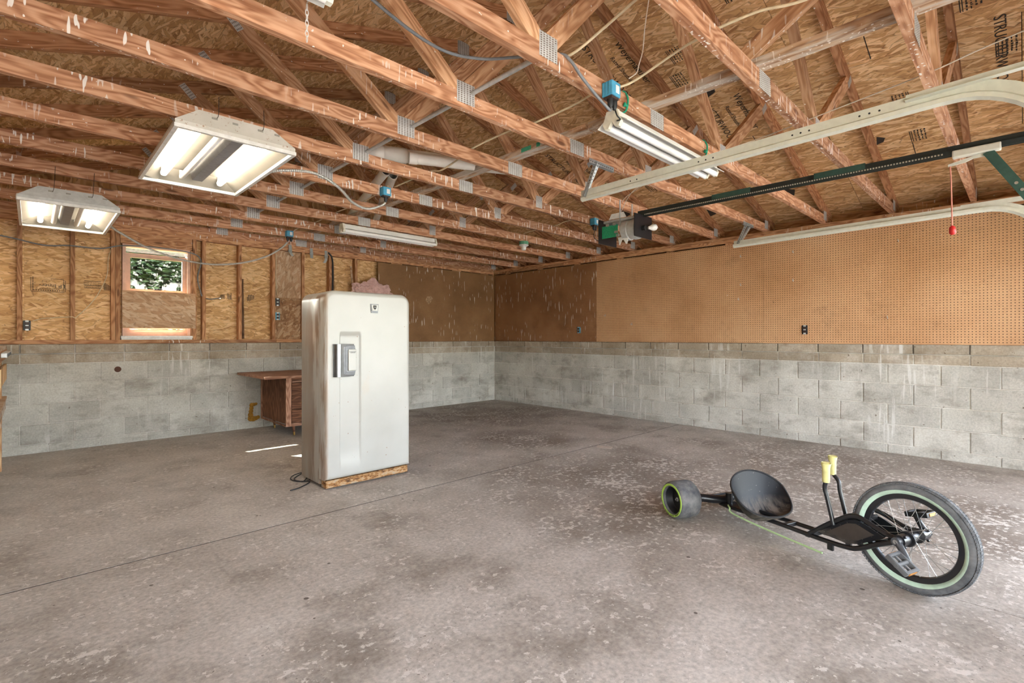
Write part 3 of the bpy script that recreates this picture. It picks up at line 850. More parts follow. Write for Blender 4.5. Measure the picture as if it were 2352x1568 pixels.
# lower sash, mostly boarded over
MB().box((ax0, 0.1, WZ0 + 0.02), (ax0 + 0.04, 0.13, 1.69)).box((ax1 - 0.04, 0.1, WZ0 + 0.02), (ax1, 0.13, 1.69)).box((ax0 + 0.04, 0.1, 1.195), (ax1 - 0.04, 0.13, 1.258)).build('sash', M_FRAME, win_o)
MB().box((ax0 + 0.035, 0.112, 1.22), (ax1 - 0.035, 0.116, 1.69)).build('pane', M_GLASS, win_o)
for z in (1.226, 1.252, 1.276):
    MB().box((ax0 + 0.001, 0.07, z), (ax1 - 0.001, 0.085, z + 0.018)).build('track_slat', M_FRAME, win_o)
MB().bbox((WX0 - 0.02, -0.02, 1.166), (WX1 + 0.015, 0.12, 1.196), 0.005).bbox((WX0 - 0.015, -0.012, 1.152), (WX1 + 0.01, 0.1, 1.167), 0.003).build('window_sill', M_WHITE, win_o)
flat_panel('cover_board', -5.572, -4.868, 1.285, 1.705, -0.002, 0.012, M_OSB_PALE, win_o)

# ------------------------------------------------------------------ outside
M_GRASS = plain('lawn', (0.10, 0.15, 0.045), 0.9, var=0.4, scale=3)
M_DRIVE = plain('driveway concrete', (0.62, 0.60, 0.56), 0.85, var=0.1, scale=2)
tag(MB().box((-60, -60, -0.4), (60, 60, -0.26)).build('ground', M_GRASS), kind='structure')
tag(MB().box((-11, -40, -0.259), (4, YF - 0.31, -0.03)).build('driveway', M_DRIVE), kind='structure')
def m_leaf(name, c0, c1):
    s = NT(name, 0.6, 0, 0.3)
    s.color(s.ramp(s.noise(s.pos(), 6.0, 3), [(0.3, c0), (0.7, c1)]))
    s.b.inputs['Transmission Weight'].default_value = 0.0
    return s.m
M_LEAF = m_leaf('tree leaves', (0.009, 0.022, 0.011), (0.055, 0.082, 0.026))
M_BARK = plain('bark', (0.12, 0.08, 0.055), 0.9)
def tree(x, y, h, rx, n, label):
    t = empty('leafy_tree', (x, y, -0.26), 0, label, 'tree', 'trees behind the window')
    MB().tube([(x, y, -0.27), (x + 0.05, y, h * 0.3), (x - 0.1, y + 0.1, h * 0.75)], [0.11, 0.08, 0.03], 8).build('trunk', M_BARK, t)
    mb = MB()
    rr = random.Random(int(x * 100) + 77)
    for k in range(n):
        while True:
            a, b, c = rr.uniform(-1, 1), rr.uniform(-1, 1), rr.uniform(-1, 1)
            if a * a + b * b + c * c < 1: break
        sc_ = (a * a + b * b + c * c) ** 0.5
        f = (0.55 + 0.45 * rr.random()) / max(sc_, 0.2) * sc_ ** 0.5
        p = Vector((x + a * f * rx, y + b * f * rx * 0.7, h * 0.52 + c * f * h * 0.47))
        M = Matrix.Translation(p) @ Matrix.Rotation(rr.uniform(0, 6.28), 4, 'Z') @ Matrix.Rotation(rr.uniform(-1.2, 1.2), 4, 'X')
        L = rr.uniform(0.05, 0.115); W = L * 0.45
        mb.add([M @ Vector(q) for q in ((-L, 0, 0), (0, -W, 0.01), (L, 0, 0), (0, W, 0.01))], [(0, 1, 2, 3)])
    mb.build('foliage', M_LEAF, t)
tree(-4.6, 7.6, 4.6, 1.5, 24000, 'dense green tree filling the left half of the window pane')
tree(-1.9, 9.3, 4.4, 1.5, 12000, 'paler bushy tree behind the right half of the window pane')

# ------------------------------------------------------------------ refrigerator
def m_fridge():
    s = NT('aged white enamel', 0.28, 0, 0.5)
    p = s.pos(); c = s.sep(p)
    base = s.ramp(s.noise(p, 2.2, 4), [(0.3, (0.395, 0.385, 0.352)), (0.7, (0.455, 0.447, 0.418))])
    # rust runs and scuffs, mostly on the side of the cabinet and along the door seam
    st = s.noise(s.mapping(p, (24, 9, 1.6)), 1.0, 4, 0.6)
    side = s.ramp(s.math('SUBTRACT', c[0], -4.70), [(0.030, 1.0), (0.045, 0.0)])
    seam = s.math('MULTIPLY', side, s.ramp(s.math('ABSOLUTE', s.math('ADD', c[1], 3.12)), [(0.0, 1.0), (0.10, 0.7), (0.20, 0.2), (0.4, 0.12)]))
    rust = s.math('MULTIPLY', s.ramp(st, [(0.46, 0.0), (0.55, 1.0)]), seam)
    base = s.mix(s.math('MULTIPLY', side, s.ramp(st, [(0.4, 0.05), (0.62, 0.6)])), base, (0.46, 0.36, 0.28))
    col = s.mix(rust, base, (0.19, 0.105, 0.055))
    sp = s.noise(p, 34.0, 2)
    col = s.mix(s.ramp(sp, [(0.735, 0.0), (0.76, 0.8)]), col, (0.26, 0.14, 0.07))
    sc_ = s.noise(s.mapping(p, (7, 7, 3), loc=(3, 3, 8)), 1.0, 4)
    col = s.mix(s.ramp(sc_, [(0.66, 0.0), (0.74, 0.35)]), col, (0.45, 0.38, 0.30))
    s.color(col)
    return s.m
M_FRIDGE = m_fridge()
M_CHROME_D = plain('dulled chrome', (0.13, 0.13, 0.135), 0.4, 1.0)
M_CHROME = plain('worn chrome', (0.20, 0.205, 0.215), 0.3, 1.0)
def m_rust():
    s = NT('rusted base rail', 0.85, 0, 0.2)
    n = s.noise(s.mapping(s.pos(), (6.0, 6, 16)), 3.2, 7, 0.75)
    s.color(s.ramp(n, [(0.36, (0.07, 0.04, 0.025)), (0.46, (0.28, 0.13, 0.045)), (0.54, (0.46, 0.29, 0.15)), (0.62, (0.34, 0.30, 0.25))]))
    return s.m
FX0, FX1, FY0, FY1, FZ0, FZ1 = -4.682, -3.928, -3.268, -2.775, 0.075, 1.545
def rrect(x0, x1, z0, z1, rt, rb, n=7):
    """outline of an upright rectangle with rounded corners, counter-clockwise seen from -y"""
    out = []
    for (cx, cz_, r, a0) in ((x1 - rb, z0 + rb, rb, -90), (x1 - rt, z1 - rt, rt, 0), (x0 + rt, z1 - rt, rt, 90), (x0 + rb, z0 + rb, rb, 180)):
        for k in range(n + 1):
            a = math.radians(a0 + 90 * k / n)
            out.append((cx + r * math.cos(a), cz_ + r * math.sin(a)))
    return out
def loft(mb, rings, cap0=True, cap1=True, smooth=True):
    n = len(rings[0])
    vs = [v for r in rings for v in r]
    fs = [(i * n + k, i * n + (k + 1) % n, (i + 1) * n + (k + 1) % n, (i + 1) * n + k) for i in range(len(rings) - 1) for k in range(n)]
    mb.add(vs, fs, smooth)
    b = len(mb.v) - len(vs)
    if cap0: mb.f.append(tuple(b + k for k in range(n))); mb.sm.append(False)
    if cap1: mb.f.append(tuple(b + (len(rings) - 1) * n + k for k in range(n))); mb.sm.append(False)
fr = empty('refrigerator', ((FX0 + FX1) / 2, (FY0 + FY1) / 2, 0), 0, 'vintage off-white enamel refrigerator with rounded top and chrome latch standing on the floor', 'refrigerator')
DY = FY0 + 0.115                                       # back of the door
mb = MB(); rings = []
for (y, ins) in ((FY1, 0.02), (FY1 - 0.02, 0.0), (DY + 0.012, 0.0)):
    rings.append([Vector((x, y, z)) for (x, z) in rrect(FX0 + 0.004 + ins, FX1 - 0.004 - ins, 0.028 + ins, FZ1 - 0.004 - ins, 0.075, 0.01)])
loft(mb, rings)
mb.build('cabinet', M_FRIDGE, fr)
mb = MB()
mb.box((FX0 + 0.02, DY - 0.004, FZ0 + 0.02), (FX1 - 0.02, DY + 0.014, FZ1 - 0.06))
mb.build('door_gasket', plain('grey rubber', (0.16, 0.15, 0.14), 0.8), fr)
# door: a height field over a rounded outline, with the long shallow groove down the handle side
mb = MB(); NXg, NZg = 72, 110
RT = 0.085; RE = 0.032
def ztop(x):
    e = min(x - FX0, FX1 - x)
    return FZ1 - (0 if e >= RT else RT - math.sqrt(max(0, RT * RT - (RT - e) ** 2)))
def sst(a, b, x):
    t = max(0, min(1, (x - a) / (b - a))); return t * t * (3 - 2 * t)
def door_y(x, z):
    e = min(x - FX0, FX1 - x, z - FZ0)
    if e < RT and z > FZ1 - RT:
        cx = FX0 + RT if x < (FX0 + FX1) / 2 else FX1 - RT
        dx = max(0, (cx - x) if x < cx and cx < (FX0 + FX1) / 2 else (x - cx) if cx > (FX0 + FX1) / 2 else 0)
        e = min(e, RT - math.hypot(dx, max(0, z - (FZ1 - RT))))
    e = min(e, FZ1 - z)
    e = max(0, e)
    y = FY0 + (0 if e >= RE else (RE - math.sqrt(max(0, RE * RE - (RE - e) ** 2))))
    # groove
    gx = sst(-4.566, -4.558, x) * (1 - sst(-4.402, -4.384, x)); gz = 1 - sst(1.196, 1.212, z)
    gz *= sst(0.115, 0.30, z)
    y += 0.014 * gx * gz
    return y
def warp01(t):                                         # denser sampling near the edges
    return t - 0.08 * math.sin(2 * math.pi * t)
xs = sorted(set([FX0 + (FX1 - FX0) * warp01(i / NXg) for i in range(NXg + 1)] + [-4.566, -4.562, -4.558, -4.402, -4.393, -4.384]))
vs = []; n1 = NZg + 1
for x in xs:
    zt = ztop(x)
    for j in range(n1):
        t = warp01(j / NZg)
        z = FZ0 + (zt - FZ0) * t
        vs.append((x, door_y(x, z), z))
fs = []
for i in range(len(xs) - 1):
    for j in range(NZg):
        fs.append((i * n1 + j, (i + 1) * n1 + j, (i + 1) * n1 + j + 1, i * n1 + j + 1))
mb.add(vs, fs, True)
ring = [i * n1 for i in range(len(xs))] + [(len(xs) - 1) * n1 + j for j in range(1, n1)] + [i * n1 + NZg for i in range(len(xs) - 2, -1, -1)] + [j for j in range(NZg - 1, 0, -1)]
b = len(mb.v); m = len(ring)
mb.v.extend([(vs[k][0], DY, vs[k][2]) for k in ring])
for k in range(m):
    mb.f.append((ring[k], ring[(k + 1) % m], b + (k + 1) % m, b + k)); mb.sm.append(True)
mb.f.append(tuple(b + k for k in range(m))); mb.sm.append(False)
door = mb.build('door', M_FRIDGE, fr)
# latch: chrome half-round grip with stepped ribs around an enamel plate
hx0, hx1, hz0, hz1 = -4.622, -4.458, 0.872, 1.126
hd = MB()
prof = []
for k in range(13):
    a = math.pi * (0.0 + 0.62 * k / 12)
    prof.append((hx0 + 0.036 - 0.036 * math.cos(a), FY0 - 0.012 - 0.034 * math.sin(a)))
prof += [(hx1, FY0 - 0.020), (hx1, FY0 + 0.006), (hx0, FY0 + 0.004)]
hd.poly([(x, y, hz0) for (x, y) in prof], (0, 0, hz1 - hz0))
handle = hd.build('handle', M_CHROME, door)
for k in range(4):
    e = 0.008 * k
    MB().bbox((hx0 + 0.062 + e, FY0 - 0.036 - 0.0035 * k, hz0 + 0.010 + e), (hx1 - 0.001, FY0 - 0.015, hz1 - 0.010 - e), 0.0025).build('rib', M_CHROME_D, handle)
hp = MB().bbox((-4.522, FY0 - 0.058, 0.917), (-4.454, FY0 - 0.02, 1.086), 0.006).build('handle_plate', M_FRIDGE, handle)
Fy = Matrix(((1, 0, 0, 0), (0, 0, -1, 0), (0, 1, 0, 0), (0, 0, 0, 1)))   # text facing -y
text('lettering', 'INTERNATIONAL\nHARVESTER', 0.0075, Matrix.Translation((-4.488, FY0 - 0.0585, 1.062)) @ Fy, M_INK, handle)
bd = MB().poly([(-4.308, FY0 + 0.002, 1.452), (-4.236, FY0 + 0.002, 1.452), (-4.243, FY0 + 0.002, 1.378), (-4.302, FY0 + 0.002, 1.378)], (0, -0.008, 0)).build('badge', M_CHROME_D, door)
MB().poly([(-4.301, FY0 - 0.006, 1.446), (-4.243, FY0 - 0.006, 1.446), (-4.247, FY0 - 0.006, 1.396), (-4.297, FY0 - 0.006, 1.396)], (0, -0.005, 0)).build('badge_plate', M_FRIDGE, bd)
MB().poly([(-4.286, FY0 - 0.011, 1.440), (-4.258, FY0 - 0.011, 1.440), (-4.260, FY0 - 0.011, 1.418), (-4.272, FY0 - 0.011, 1.405), (-4.284, FY0 - 0.011, 1.418)], (0, -0.003, 0)).build('emblem_shield', M_INK, bd)
text('emblem_letter', 'IH', 0.017, Matrix.Translation((-4.272, FY0 - 0.0146, 1.425)) @ Fy, M_CHROME, bd)
MB().bbox((FX0 + 0.015, FY0 + 0.02, 0.012), (FX1 - 0.015, FY0 + 0.11, 0.070), 0.004).build('base_rail', m_rust(), fr)
for x in (FX0 + 0.06, FX1 - 0.06):
    for y in (FY0 + 0.08, FY1 - 0.08):
        MB().cyl((x, y, 0.0), (x, y, 0.03), 0.02, 10).build('foot', M_BLACK, fr)
cordm = MB().tube(spline([(-4.62, -2.80, 0.06), (-4.70, -2.70, 0.02), (-4.755, -2.76, 0.008), (-4.74, -2.86, 0.007), (-4.67, -2.93, 0.007), (-4.71, -2.99, 0.007), (-4.80, -3.05, 0.006), (-4.87, -3.07, 0.006)], 10), 0.0045, 6)
cordm.tube(spline([(-4.64, -2.78, 0.05), (-4.69, -2.72, 0.009), (-4.74, -2.80, 0.007), (-4.71, -2.90, 0.008), (-4.66, -2.86, 0.02)], 8), 0.0045, 6)
cordm.build('power_cord', M_BLACK, fr)

# ------------------------------------------------------------------ desk behind the refrigerator
M_WALNUT = lumber('walnut veneer', (0.085, 0.035, 0.02), (0.16, 0.068, 0.035), (0.24, 0.11, 0.06))
M_WALNUT_L = lumber('lit walnut edging', (0.22, 0.10, 0.062), (0.37, 0.195, 0.125), (0.48, 0.28, 0.19))  # paler walnut: light on the desk top and edges put into the colour
M_BRASS = plain('brass', (0.62, 0.42, 0.13), 0.35, 1.0)
dk = empty('desk', (-3.7, -0.55, 0), 0, 'walnut pedestal desk with overhanging top pushed to the back wall behind the refrigerator', 'desk')
board('desk_top', (-4.435, -0.60, 0.722), (-3.05, -0.60, 0.722), 1.03, 0.028, M_WALNUT_L, dk, up=(0, 1, 0))
px0, px1, py0, py1, pz0, pz1 = -4.150, -3.70, -0.955, -0.085, 0.128, 0.700
board('side_panel', (px0 + 0.010, (py0 + py1) / 2, pz0 + 0.03), (px0 + 0.010, (py0 + py1) / 2, pz1 - 0.01), 0.80, 0.016, M_WALNUT, dk, up=(0, 1, 0))
board('side_panel', (px1 - 0.010, (py0 + py1) / 2, pz0 + 0.03), (px1 - 0.010, (py0 + py1) / 2, pz1 - 0.01), 0.80, 0.016, M_WALNUT, dk, up=(0, 1, 0))
for (a, b_) in (((px0 + 0.03, py0 + 0.01, pz0), (px0 + 0.03, py0 + 0.01, pz1)), ((px1 - 0.03, py0 + 0.01, pz0), (px1 - 0.03, py0 + 0.01, pz1))):
    board('stile', a, b_, 0.06, 0.024, M_WALNUT_L, dk, up=(1, 0, 0))
board('edge_post', (px0 + 0.006, py1, pz0), (px0 + 0.006, py1, pz1), 0.02, 0.024, M_WALNUT_L, dk, up=(1, 0, 0))
board('bottom_rail', (px0, py0 + 0.012, pz0 + 0.015), (px1, py0 + 0.012, pz0 + 0.015), 0.036, 0.022, M_WALNUT_L, dk)
board('bottom_rail', (px0 + 0.006, py0, pz0 + 0.008), (px0 + 0.006, py1, pz0 + 0.008), 0.018, 0.02, M_WALNUT_L, dk)
board('apron', (px0, py0 + 0.012, pz1 - 0.012), (px1, py0 + 0.012, pz1 - 0.012), 0.036, 0.022, M_WALNUT, dk)
MB().box((px0 + 0.03, py0 + 0.03, pz0 + 0.02), (px1 - 0.03, py1 - 0.01, pz1 - 0.02)).build('carcass', M_WALNUT, dk)
board('pull_out_tray', (px0 + 0.065, py0 - 0.004, 0.655), (px1 - 0.065, py0 - 0.004, 0.655), 0.018, 0.02, M_WALNUT_L, dk)
for (z0, z1) in ((0.485, 0.638), (0.328, 0.478), (0.168, 0.318)):
    dr = board('drawer', (px0 + 0.065, py0 + 0.006, (z0 + z1) / 2), (px1 - 0.065, py0 + 0.006, (z0 + z1) / 2), z1 - z0, 0.02, M_WALNUT, dk, r=0.002)
    xm = (px0 + px1) / 2
    MB().tube([(xm - 0.05, py0 - 0.002, (z0 + z1) / 2), (xm - 0.045, py0 - 0.022, (z0 + z1) / 2), (xm + 0.045, py0 - 0.022, (z0 + z1) / 2), (xm + 0.05, py0 - 0.002, (z0 + z1) / 2)], 0.005, 8).build('handle', M_BRASS, dr)
for (x, y) in ((px0 + 0.12, py0 + 0.10), (px1 - 0.05, py0 + 0.08), (px0 + 0.12, py1 - 0.1), (px1 - 0.05, py1 - 0.1), (-3.12, -1.0), (-3.12, -0.2)):
    top = pz0 if x < -3.5 else 0.706
    lg = MB().tube([(x, y, top + 0.01), (x + 0.01, y, 0.035)], [0.02, 0.012], 10).build('leg', M_WALNUT, dk)
    MB().tube([(x + 0.010, y, 0.04), (x + 0.011, y, 0.0)], [0.0135, 0.011], 10).build('ferrule', M_BRASS, lg)

# ------------------------------------------------------------------ workbench at the left edge
wb = empty('workbench', (-6.85, -1.2, 0), 0, 'rough lumber workbench with plywood shelf at the left edge of the picture', 'workbench')
board('bench_top', (-6.83, -2.55, 1.083), (-6.83, -0.05, 1.083), 0.72, 0.03, M_GREYW, wb, up=(1, 0, 0))
board('apron', (-6.485, -2.5, 1.025), (-6.485, -0.1, 1.025), 0.085, 0.03, M_STUD, wb)
board('shelf', (-6.83, -2.5, 0.628), (-6.83, -0.45, 0.628), 0.74, 0.022, M_OSB_PALE, wb, up=(1, 0, 0))
board('shelf_rail', (-6.483, -2.45, 0.575), (-6.483, -0.5, 0.575), 0.085, 0.035, M_GREYW, wb)
for (x, y) in ((-6.505, -0.70), (-6.505, -2.35), (-7.12, -0.70), (-7.12, -2.35)):
    board('leg', (x, y, 0.0), (x, y, 1.068), 0.089, 0.038, M_WEB, wb, up=(0, 1, 0))
board('brace_block', (-6.475, -1.5, 0.86), (-6.475, -0.3, 0.86), 0.14, 0.02, M_OSB_ROOF, wb)
ps = empty('power_strip', (-6.45, -0.9, 1.0), 0, 'grey metal power strip screwed along the front of the workbench', 'power strip')
MB().bbox((-6.468, -1.5, 1.02), (-6.432, -0.45, 1.056), 0.004).build('housing', M_GALV, ps)
for k in range(6):
    MB().box((-6.4325, -1.42 + 0.16 * k, 1.027), (-6.430, -1.36 + 0.16 * k, 1.049)).build('socket', M_BLACK, ps)

# ------------------------------------------------------------------ pedal trike
trk = empty('pedal_trike', (-2.97, -5.54, 0), math.radians(-109.4), 'low black pedal trike with bucket seat, big front wheel and yellow-green lever grips', 'trike')
TM = wm(trk)
def m_tire(name, c0, c1):
    s = NT(name, 0.8, 0, 0.3)
    s.color(s.ramp(s.noise(s.coord(), 14, 5, 0.65), [(0.3, c0), (0.7, c1)])); return s.m
M_TIRE = m_tire('dusty rubber', (0.065, 0.07, 0.078), (0.20, 0.205, 0.21))
M_TIRE_R = m_tire('scuffed slick rubber', (0.06, 0.065, 0.075), (0.22, 0.215, 0.205))
M_MINT = plain('faded mint stripe', (0.50, 0.66, 0.53), 0.6)
M_LIME = plain('lime green', (0.40, 0.62, 0.10), 0.5)
M_GRIP = plain('yellow-green foam', (0.72, 0.68, 0.30), 0.8)
M_STEEL = plain('spoke steel', (0.55, 0.56, 0.57), 0.3, 0.9)
def m_seat():
    s = NT('dusty black plastic', 0.45, 0, 0.2)
    p = s.coord(); c = s.sep(p)
    d = s.math('MULTIPLY', s.ramp(c[2], [(0.10, 1.0), (0.19, 0.0)]), s.ramp(s.noise(s.mapping(p, (6, 20, 6)), 1.5, 5, 0.65), [(0.36, 0.0), (0.6, 0.85)]))
    sp = s.ramp(s.noise(p, 90, 2), [(0.70, 0.0), (0.76, 0.7)])
    col = s.mix(d, (0.012, 0.013, 0.016), (0.26, 0.225, 0.19)); col = s.mix(sp, col, (0.30, 0.27, 0.24))
    s.color(col); s.rough(s.ramp(d, [(0.0, 0.45), (0.6, 0.85)])); return s.m
M_SEAT = m_seat()
WC = Vector((1.145, 0, 0.25)); R = 0.25; STEER = math.radians(3.8)
WM = TM @ Matrix.Translation(WC) @ Matrix.Rotation(STEER, 4, 'Z')
fw = empty('front_wheel', (0, 0, 0)); fw.parent = trk; fw.matrix_basis = TM.inverted() @ WM
Yx = (0, 1, 0)
tp = []
for k in range(20):
    a = 2 * math.pi * k / 20
    tp.append((0.222 + 0.0275 * math.cos(a) , 0.026 * math.sin(a)))
MB().lathe(tp, (0, 0, 0), Yx, 72, closed=True).build('tire', M_TIRE, fw, WM)
trd = MB()
for k in range(110):                                   # raised tread blocks
    a = 2 * math.pi * k / 110
    for (y, w) in ((-0.0155, 0.0075), (0.0, 0.0085), (0.0155, 0.0075)):
        a2 = a + (0.028 if y == 0.0 else 0)
        rr = 0.2498 - (0.006 if y else 0.0)
        M = Matrix.Rotation(-a2, 4, 'Y') @ Matrix.Translation((rr, y, 0))
        if y: M = M @ Matrix.Rotation(math.radians(-32 if y < 0 else 32) * -1, 4, 'Z')
        trd.box((-0.004, -w, -0.0055), (0.0012, w, 0.0055), M)
tread = trd.build('tread_blocks', M_TIRE, fw, WM); tread['kind'] = 'stuff'
for sg in (-1, 1):
    MB().lathe([(0.1965, sg * 0.0120), (0.2020, sg * 0.0200), (0.2100, sg * 0.0255), (0.2160, sg * 0.0272), (0.2160, sg * 0.0235), (0.1975, sg * 0.0100)], (0, 0, 0), Yx, 72, closed=True).build('sidewall_stripe', M_MINT, fw, WM)
MB().lathe([(0.200, -0.015), (0.190, -0.014), (0.176, -0.012), (0.171, 0.0), (0.176, 0.012), (0.190, 0.014), (0.200, 0.015)], (0, 0, 0), Yx, 72, closed=True).build('rim', M_BLACKM, fw, WM)
MB().lathe([(0.0, -0.05), (0.034, -0.05), (0.036, -0.042), (0.024, -0.036), (0.022, 0.036), (0.036, 0.042), (0.034, 0.05), (0.0, 0.05)], (0, 0, 0), Yx, 24).build('hub', M_BLACKM, fw, WM)
NS = 32
for k in range(NS):
    a = 2 * math.pi * k / NS
    sg = -1 if k % 2 else 1
    off = (0.55 if (k // 2) % 2 else -0.55)
    h = Vector((0.034 * math.cos(a + off * 1.6), sg * 0.042, 0.034 * math.sin(a + off * 1.6)))
    e = Vector((0.174 * math.cos(a), sg * 0.004, 0.174 * math.sin(a)))
    sp = MB().cyl(h, e, 0.0011, 5)
    d = (h - e).normalized()
    sp.cyl(e, e + d * 0.012, 0.0021, 6)
    sp.build('spoke', M_STEEL, fw, WM)

# rear wheels
rax = math.radians(-6)                                 # the rear axle is steered a little
AM = TM @ Matrix.Rotation(rax, 4, 'Z')
for sg in (-1, 1):
    M = AM @ Matrix.Translation((0, sg * 0.288, 0.1195))
    rw = empty('rear_wheel', (0, 0, 0)); rw.parent = trk; rw.matrix_basis = TM.inverted() @ M
    o = sg
    MB().lathe([(0.086, o * 0.074), (0.100, o * 0.078), (0.110, o * 0.074), (0.117, o * 0.060), (0.1195, o * 0.03), (0.1195, -o * 0.04), (0.116, -o * 0.064), (0.106, -o * 0.075), (0.088, -o * 0.074)], (0, 0, 0), Yx, 48, closed=True).build('slick_tire', M_TIRE_R, rw, M)
    MB().lathe([(0.0915, o * 0.0760), (0.0925, o * 0.0785), (0.1030, o * 0.0795), (0.1050, o * 0.0765)], (0, 0, 0), Yx, 48).build('green_ring', M_LIME, rw, M)
    MB().lathe([(0.090, o * 0.074), (0.088, o * 0.068), (0.080, o * 0.02), (0.074, o * 0.012), (0.03, o * 0.012), (0.026, o * 0.026), (0.0, o * 0.026)], (0, 0, 0), Yx, 40).build('rim_dish', M_BLACK, rw, M)
    MB().lathe([(0.014, o * 0.026), (0.013, o * 0.034), (0.007, o * 0.035), (0.006, o * 0.044), (0.0, o * 0.045)], (0, 0, 0), Yx, 12).build('axle_nut', M_STEEL, rw, M)
    MB().lathe([(0.087, -o * 0.072), (0.07, -o * 0.05), (0.0, -o * 0.045)], (0, 0, 0), Yx, 40).build('inner_dish', M_BLACK, rw, M)
    if sg < 0:
        tk = MB()
        for k in range(30):
            a = math.radians(200 + k * 4.6)
            if k % 7 == 6: continue
            Mk = Matrix.Rotation(-a, 4, 'Y') @ Matrix.Translation((0.0978, o * 0.0798, 0))
            tk.box((-0.003, -0.0006, -0.0016), (0.003, 0.0006, 0.0016), Mk)
        tk.build('ring_print', M_INK, rw, M)['kind'] = 'stuff'
axm = MB().tube(spline([(0, -0.218, 0.12), (0.012, -0.15, 0.118), (0.05, -0.07, 0.112), (0.07, 0.0, 0.110), (0.05, 0.07, 0.112), (0.012, 0.15, 0.118), (0, 0.218, 0.12)], 6), 0.027, 12)
axm.cyl((0, -0.30, 0.12), (0, 0.30, 0.12), 0.007, 8)
axm.bbox((-0.015, -0.222, 0.125), (0.022, -0.195, 0.158), 0.006).bbox((-0.015, 0.195, 0.125), (0.022, 0.222, 0.158), 0.006)
axm.build('rear_axle', M_BLACKM, trk, AM)
MB().cyl((0.10, 0, 0.06), (0.10, 0, 0.16), 0.022, 12).bbox((0.06, -0.05, 0.075), (0.22, 0.05, 0.095), 0.005).build('steering_pivot', M_BLACKM, trk, TM)

# bucket seat
NPHI, NT_ = 56, 14
def seat_rim(ph):
    cf = math.cos(ph); sf = math.sin(ph)
    b = (1 - cf) / 2
    x = 0.350 + 0.130 * cf - 0.02 * sf * sf; y = 0.208 * sf * (1 + 0.06 * cf)
    z = 0.122 + 0.213 * b ** 0.85 - 0.022 * max(0, cf) * sf * sf * 2
    return Vector((x, y, z))
def seat_pt(ph, t, off):
    r = seat_rim(ph); c = Vector((0.352, 0, 0.078))
    q = t ** 0.8
    x = c.x + (r.x - c.x) * q; y = r.y * q; z = c.z + (r.z - c.z) * t ** 2.3
    # raised middle of the front lip
    z += 0.018 * max(0, math.cos(ph)) ** 6 * t * (1.15 - t) * 2
    d = Vector((r.x - c.x, r.y, 0)).normalized()
    return Vector((x, y, z)) + (d * t + Vector((0, 0, -1)) * (1 - t * 0.6)) * off
sm = MB(); vs = []; fs = []
for off in (0.0, 0.007):
    for a in range(NPHI):
        for j in range(NT_ + 1):
            vs.append(seat_pt(2 * math.pi * a / NPHI, j / NT_, off))
n1 = NT_ + 1; tot = NPHI * n1
for a in range(NPHI):
    a2 = (a + 1) % NPHI
    for j in range(NT_):
        q = (a * n1 + j, a2 * n1 + j, a2 * n1 + j + 1, a * n1 + j + 1)
        fs.append(q); fs.append(tuple(tot + k for k in reversed(q)))
rim = [a * n1 + NT_ for a in range(NPHI)]
for k in range(NPHI):
    a, b2 = rim[k], rim[(k + 1) % NPHI]
    fs.append((a, b2, tot + b2, tot + a))
sm.add(vs, fs, True)
seat = sm.build('bucket_seat', M_SEAT, trk, TM)
MB().tube([vs[k] for k in rim], 0.0055, 6, closed=True).build('seat_rim', M_BLACK, seat, TM)
# frame
fm = MB()
for sg in (-1, 1):
    y0, y1 = sg * 0.045, sg * 0.085
    fm.tube(spline([(0.10, y0, 0.085), (0.45, y0, 0.098), (0.74, sg * 0.055, 0.105), (0.90, y1, 0.125), (0.96, y1, 0.142), (1.05, y1, 0.196), (1.145, y1, 0.247)], 6), 0.0125, 10)
fm.build('frame_rails', M_BLACKM, trk, TM)
for sg in (-1, 1):
    y1 = sg * 0.085
    MB().tube(spline([(0.69, sg * 0.058, 0.115), (0.80, sg * 0.075, 0.205), (0.90, y1, 0.278), (0.945, y1, 0.296), (0.99, y1, 0.288), (1.06, y1, 0.262), (1.135, y1, 0.248)], 6), 0.0115, 10).build('upper_tube', M_BLACKM, trk, TM)
    pn = [(0.755, 0.150), (0.90, 0.262), (0.945, 0.275), (0.985, 0.268), (1.075, 0.235), (1.06, 0.222), (0.955, 0.160), (0.90, 0.142)]
    MB().poly([(x, y1 * 0.94 - 0.003, z) for (x, z) in pn], (0, 0.006, 0)).build('side_panel', M_SEAT, trk, TM)
    pn2 = [(0.80, 0.168), (0.905, 0.247), (0.945, 0.258), (1.03, 0.232), (0.955, 0.178), (0.90, 0.160)]
    MB().poly([(x, y1 * 0.94 + sg * 0.003, z) for (x, z) in pn2], (0, sg * 0.003, 0)).build('panel_inset', plain('brown clear insert', (0.055, 0.045, 0.038), 0.35), trk, TM)
fm2 = MB().poly([(0.70, -0.07, 0.125), (0.80, -0.07, 0.205), (0.90, -0.07, 0.272), (0.96, -0.07, 0.285), (0.96, -0.07, 0.262), (0.88, -0.07, 0.238), (0.80, -0.07, 0.180)], (0, 0.14, 0))
fm2.build('top_cover', M_BLACKM, trk, TM)
for (x, w) in ((0.53, 0.05), (0.675, 0.058)):
    MB().bbox((x - 0.013, -w, 0.088), (x + 0.013, w, 0.112), 0.004).build('cross_bracket', M_BLACKM, trk, TM)
for sg in (-1, 1):
    MB().bbox((0.80, sg * 0.075 - 0.008, 0.075), (0.83, sg * 0.075 + 0.008, 0.115), 0.004).build('lever_pivot', M_BLACKM, trk, TM)
for sg in (-1, 1):
    MB().cyl((1.145, sg * 0.052, 0.25), (1.145, sg * 0.105, 0.25), 0.027, 16).cyl((1.165, sg * 0.09, 0.272), (1.165, sg * 0.098, 0.272), 0.006, 8).cyl((1.165, sg * 0.09, 0.225), (1.165, sg * 0.098, 0.225), 0.006, 8).build('hub_clamp', M_BLACKM, trk, TM)
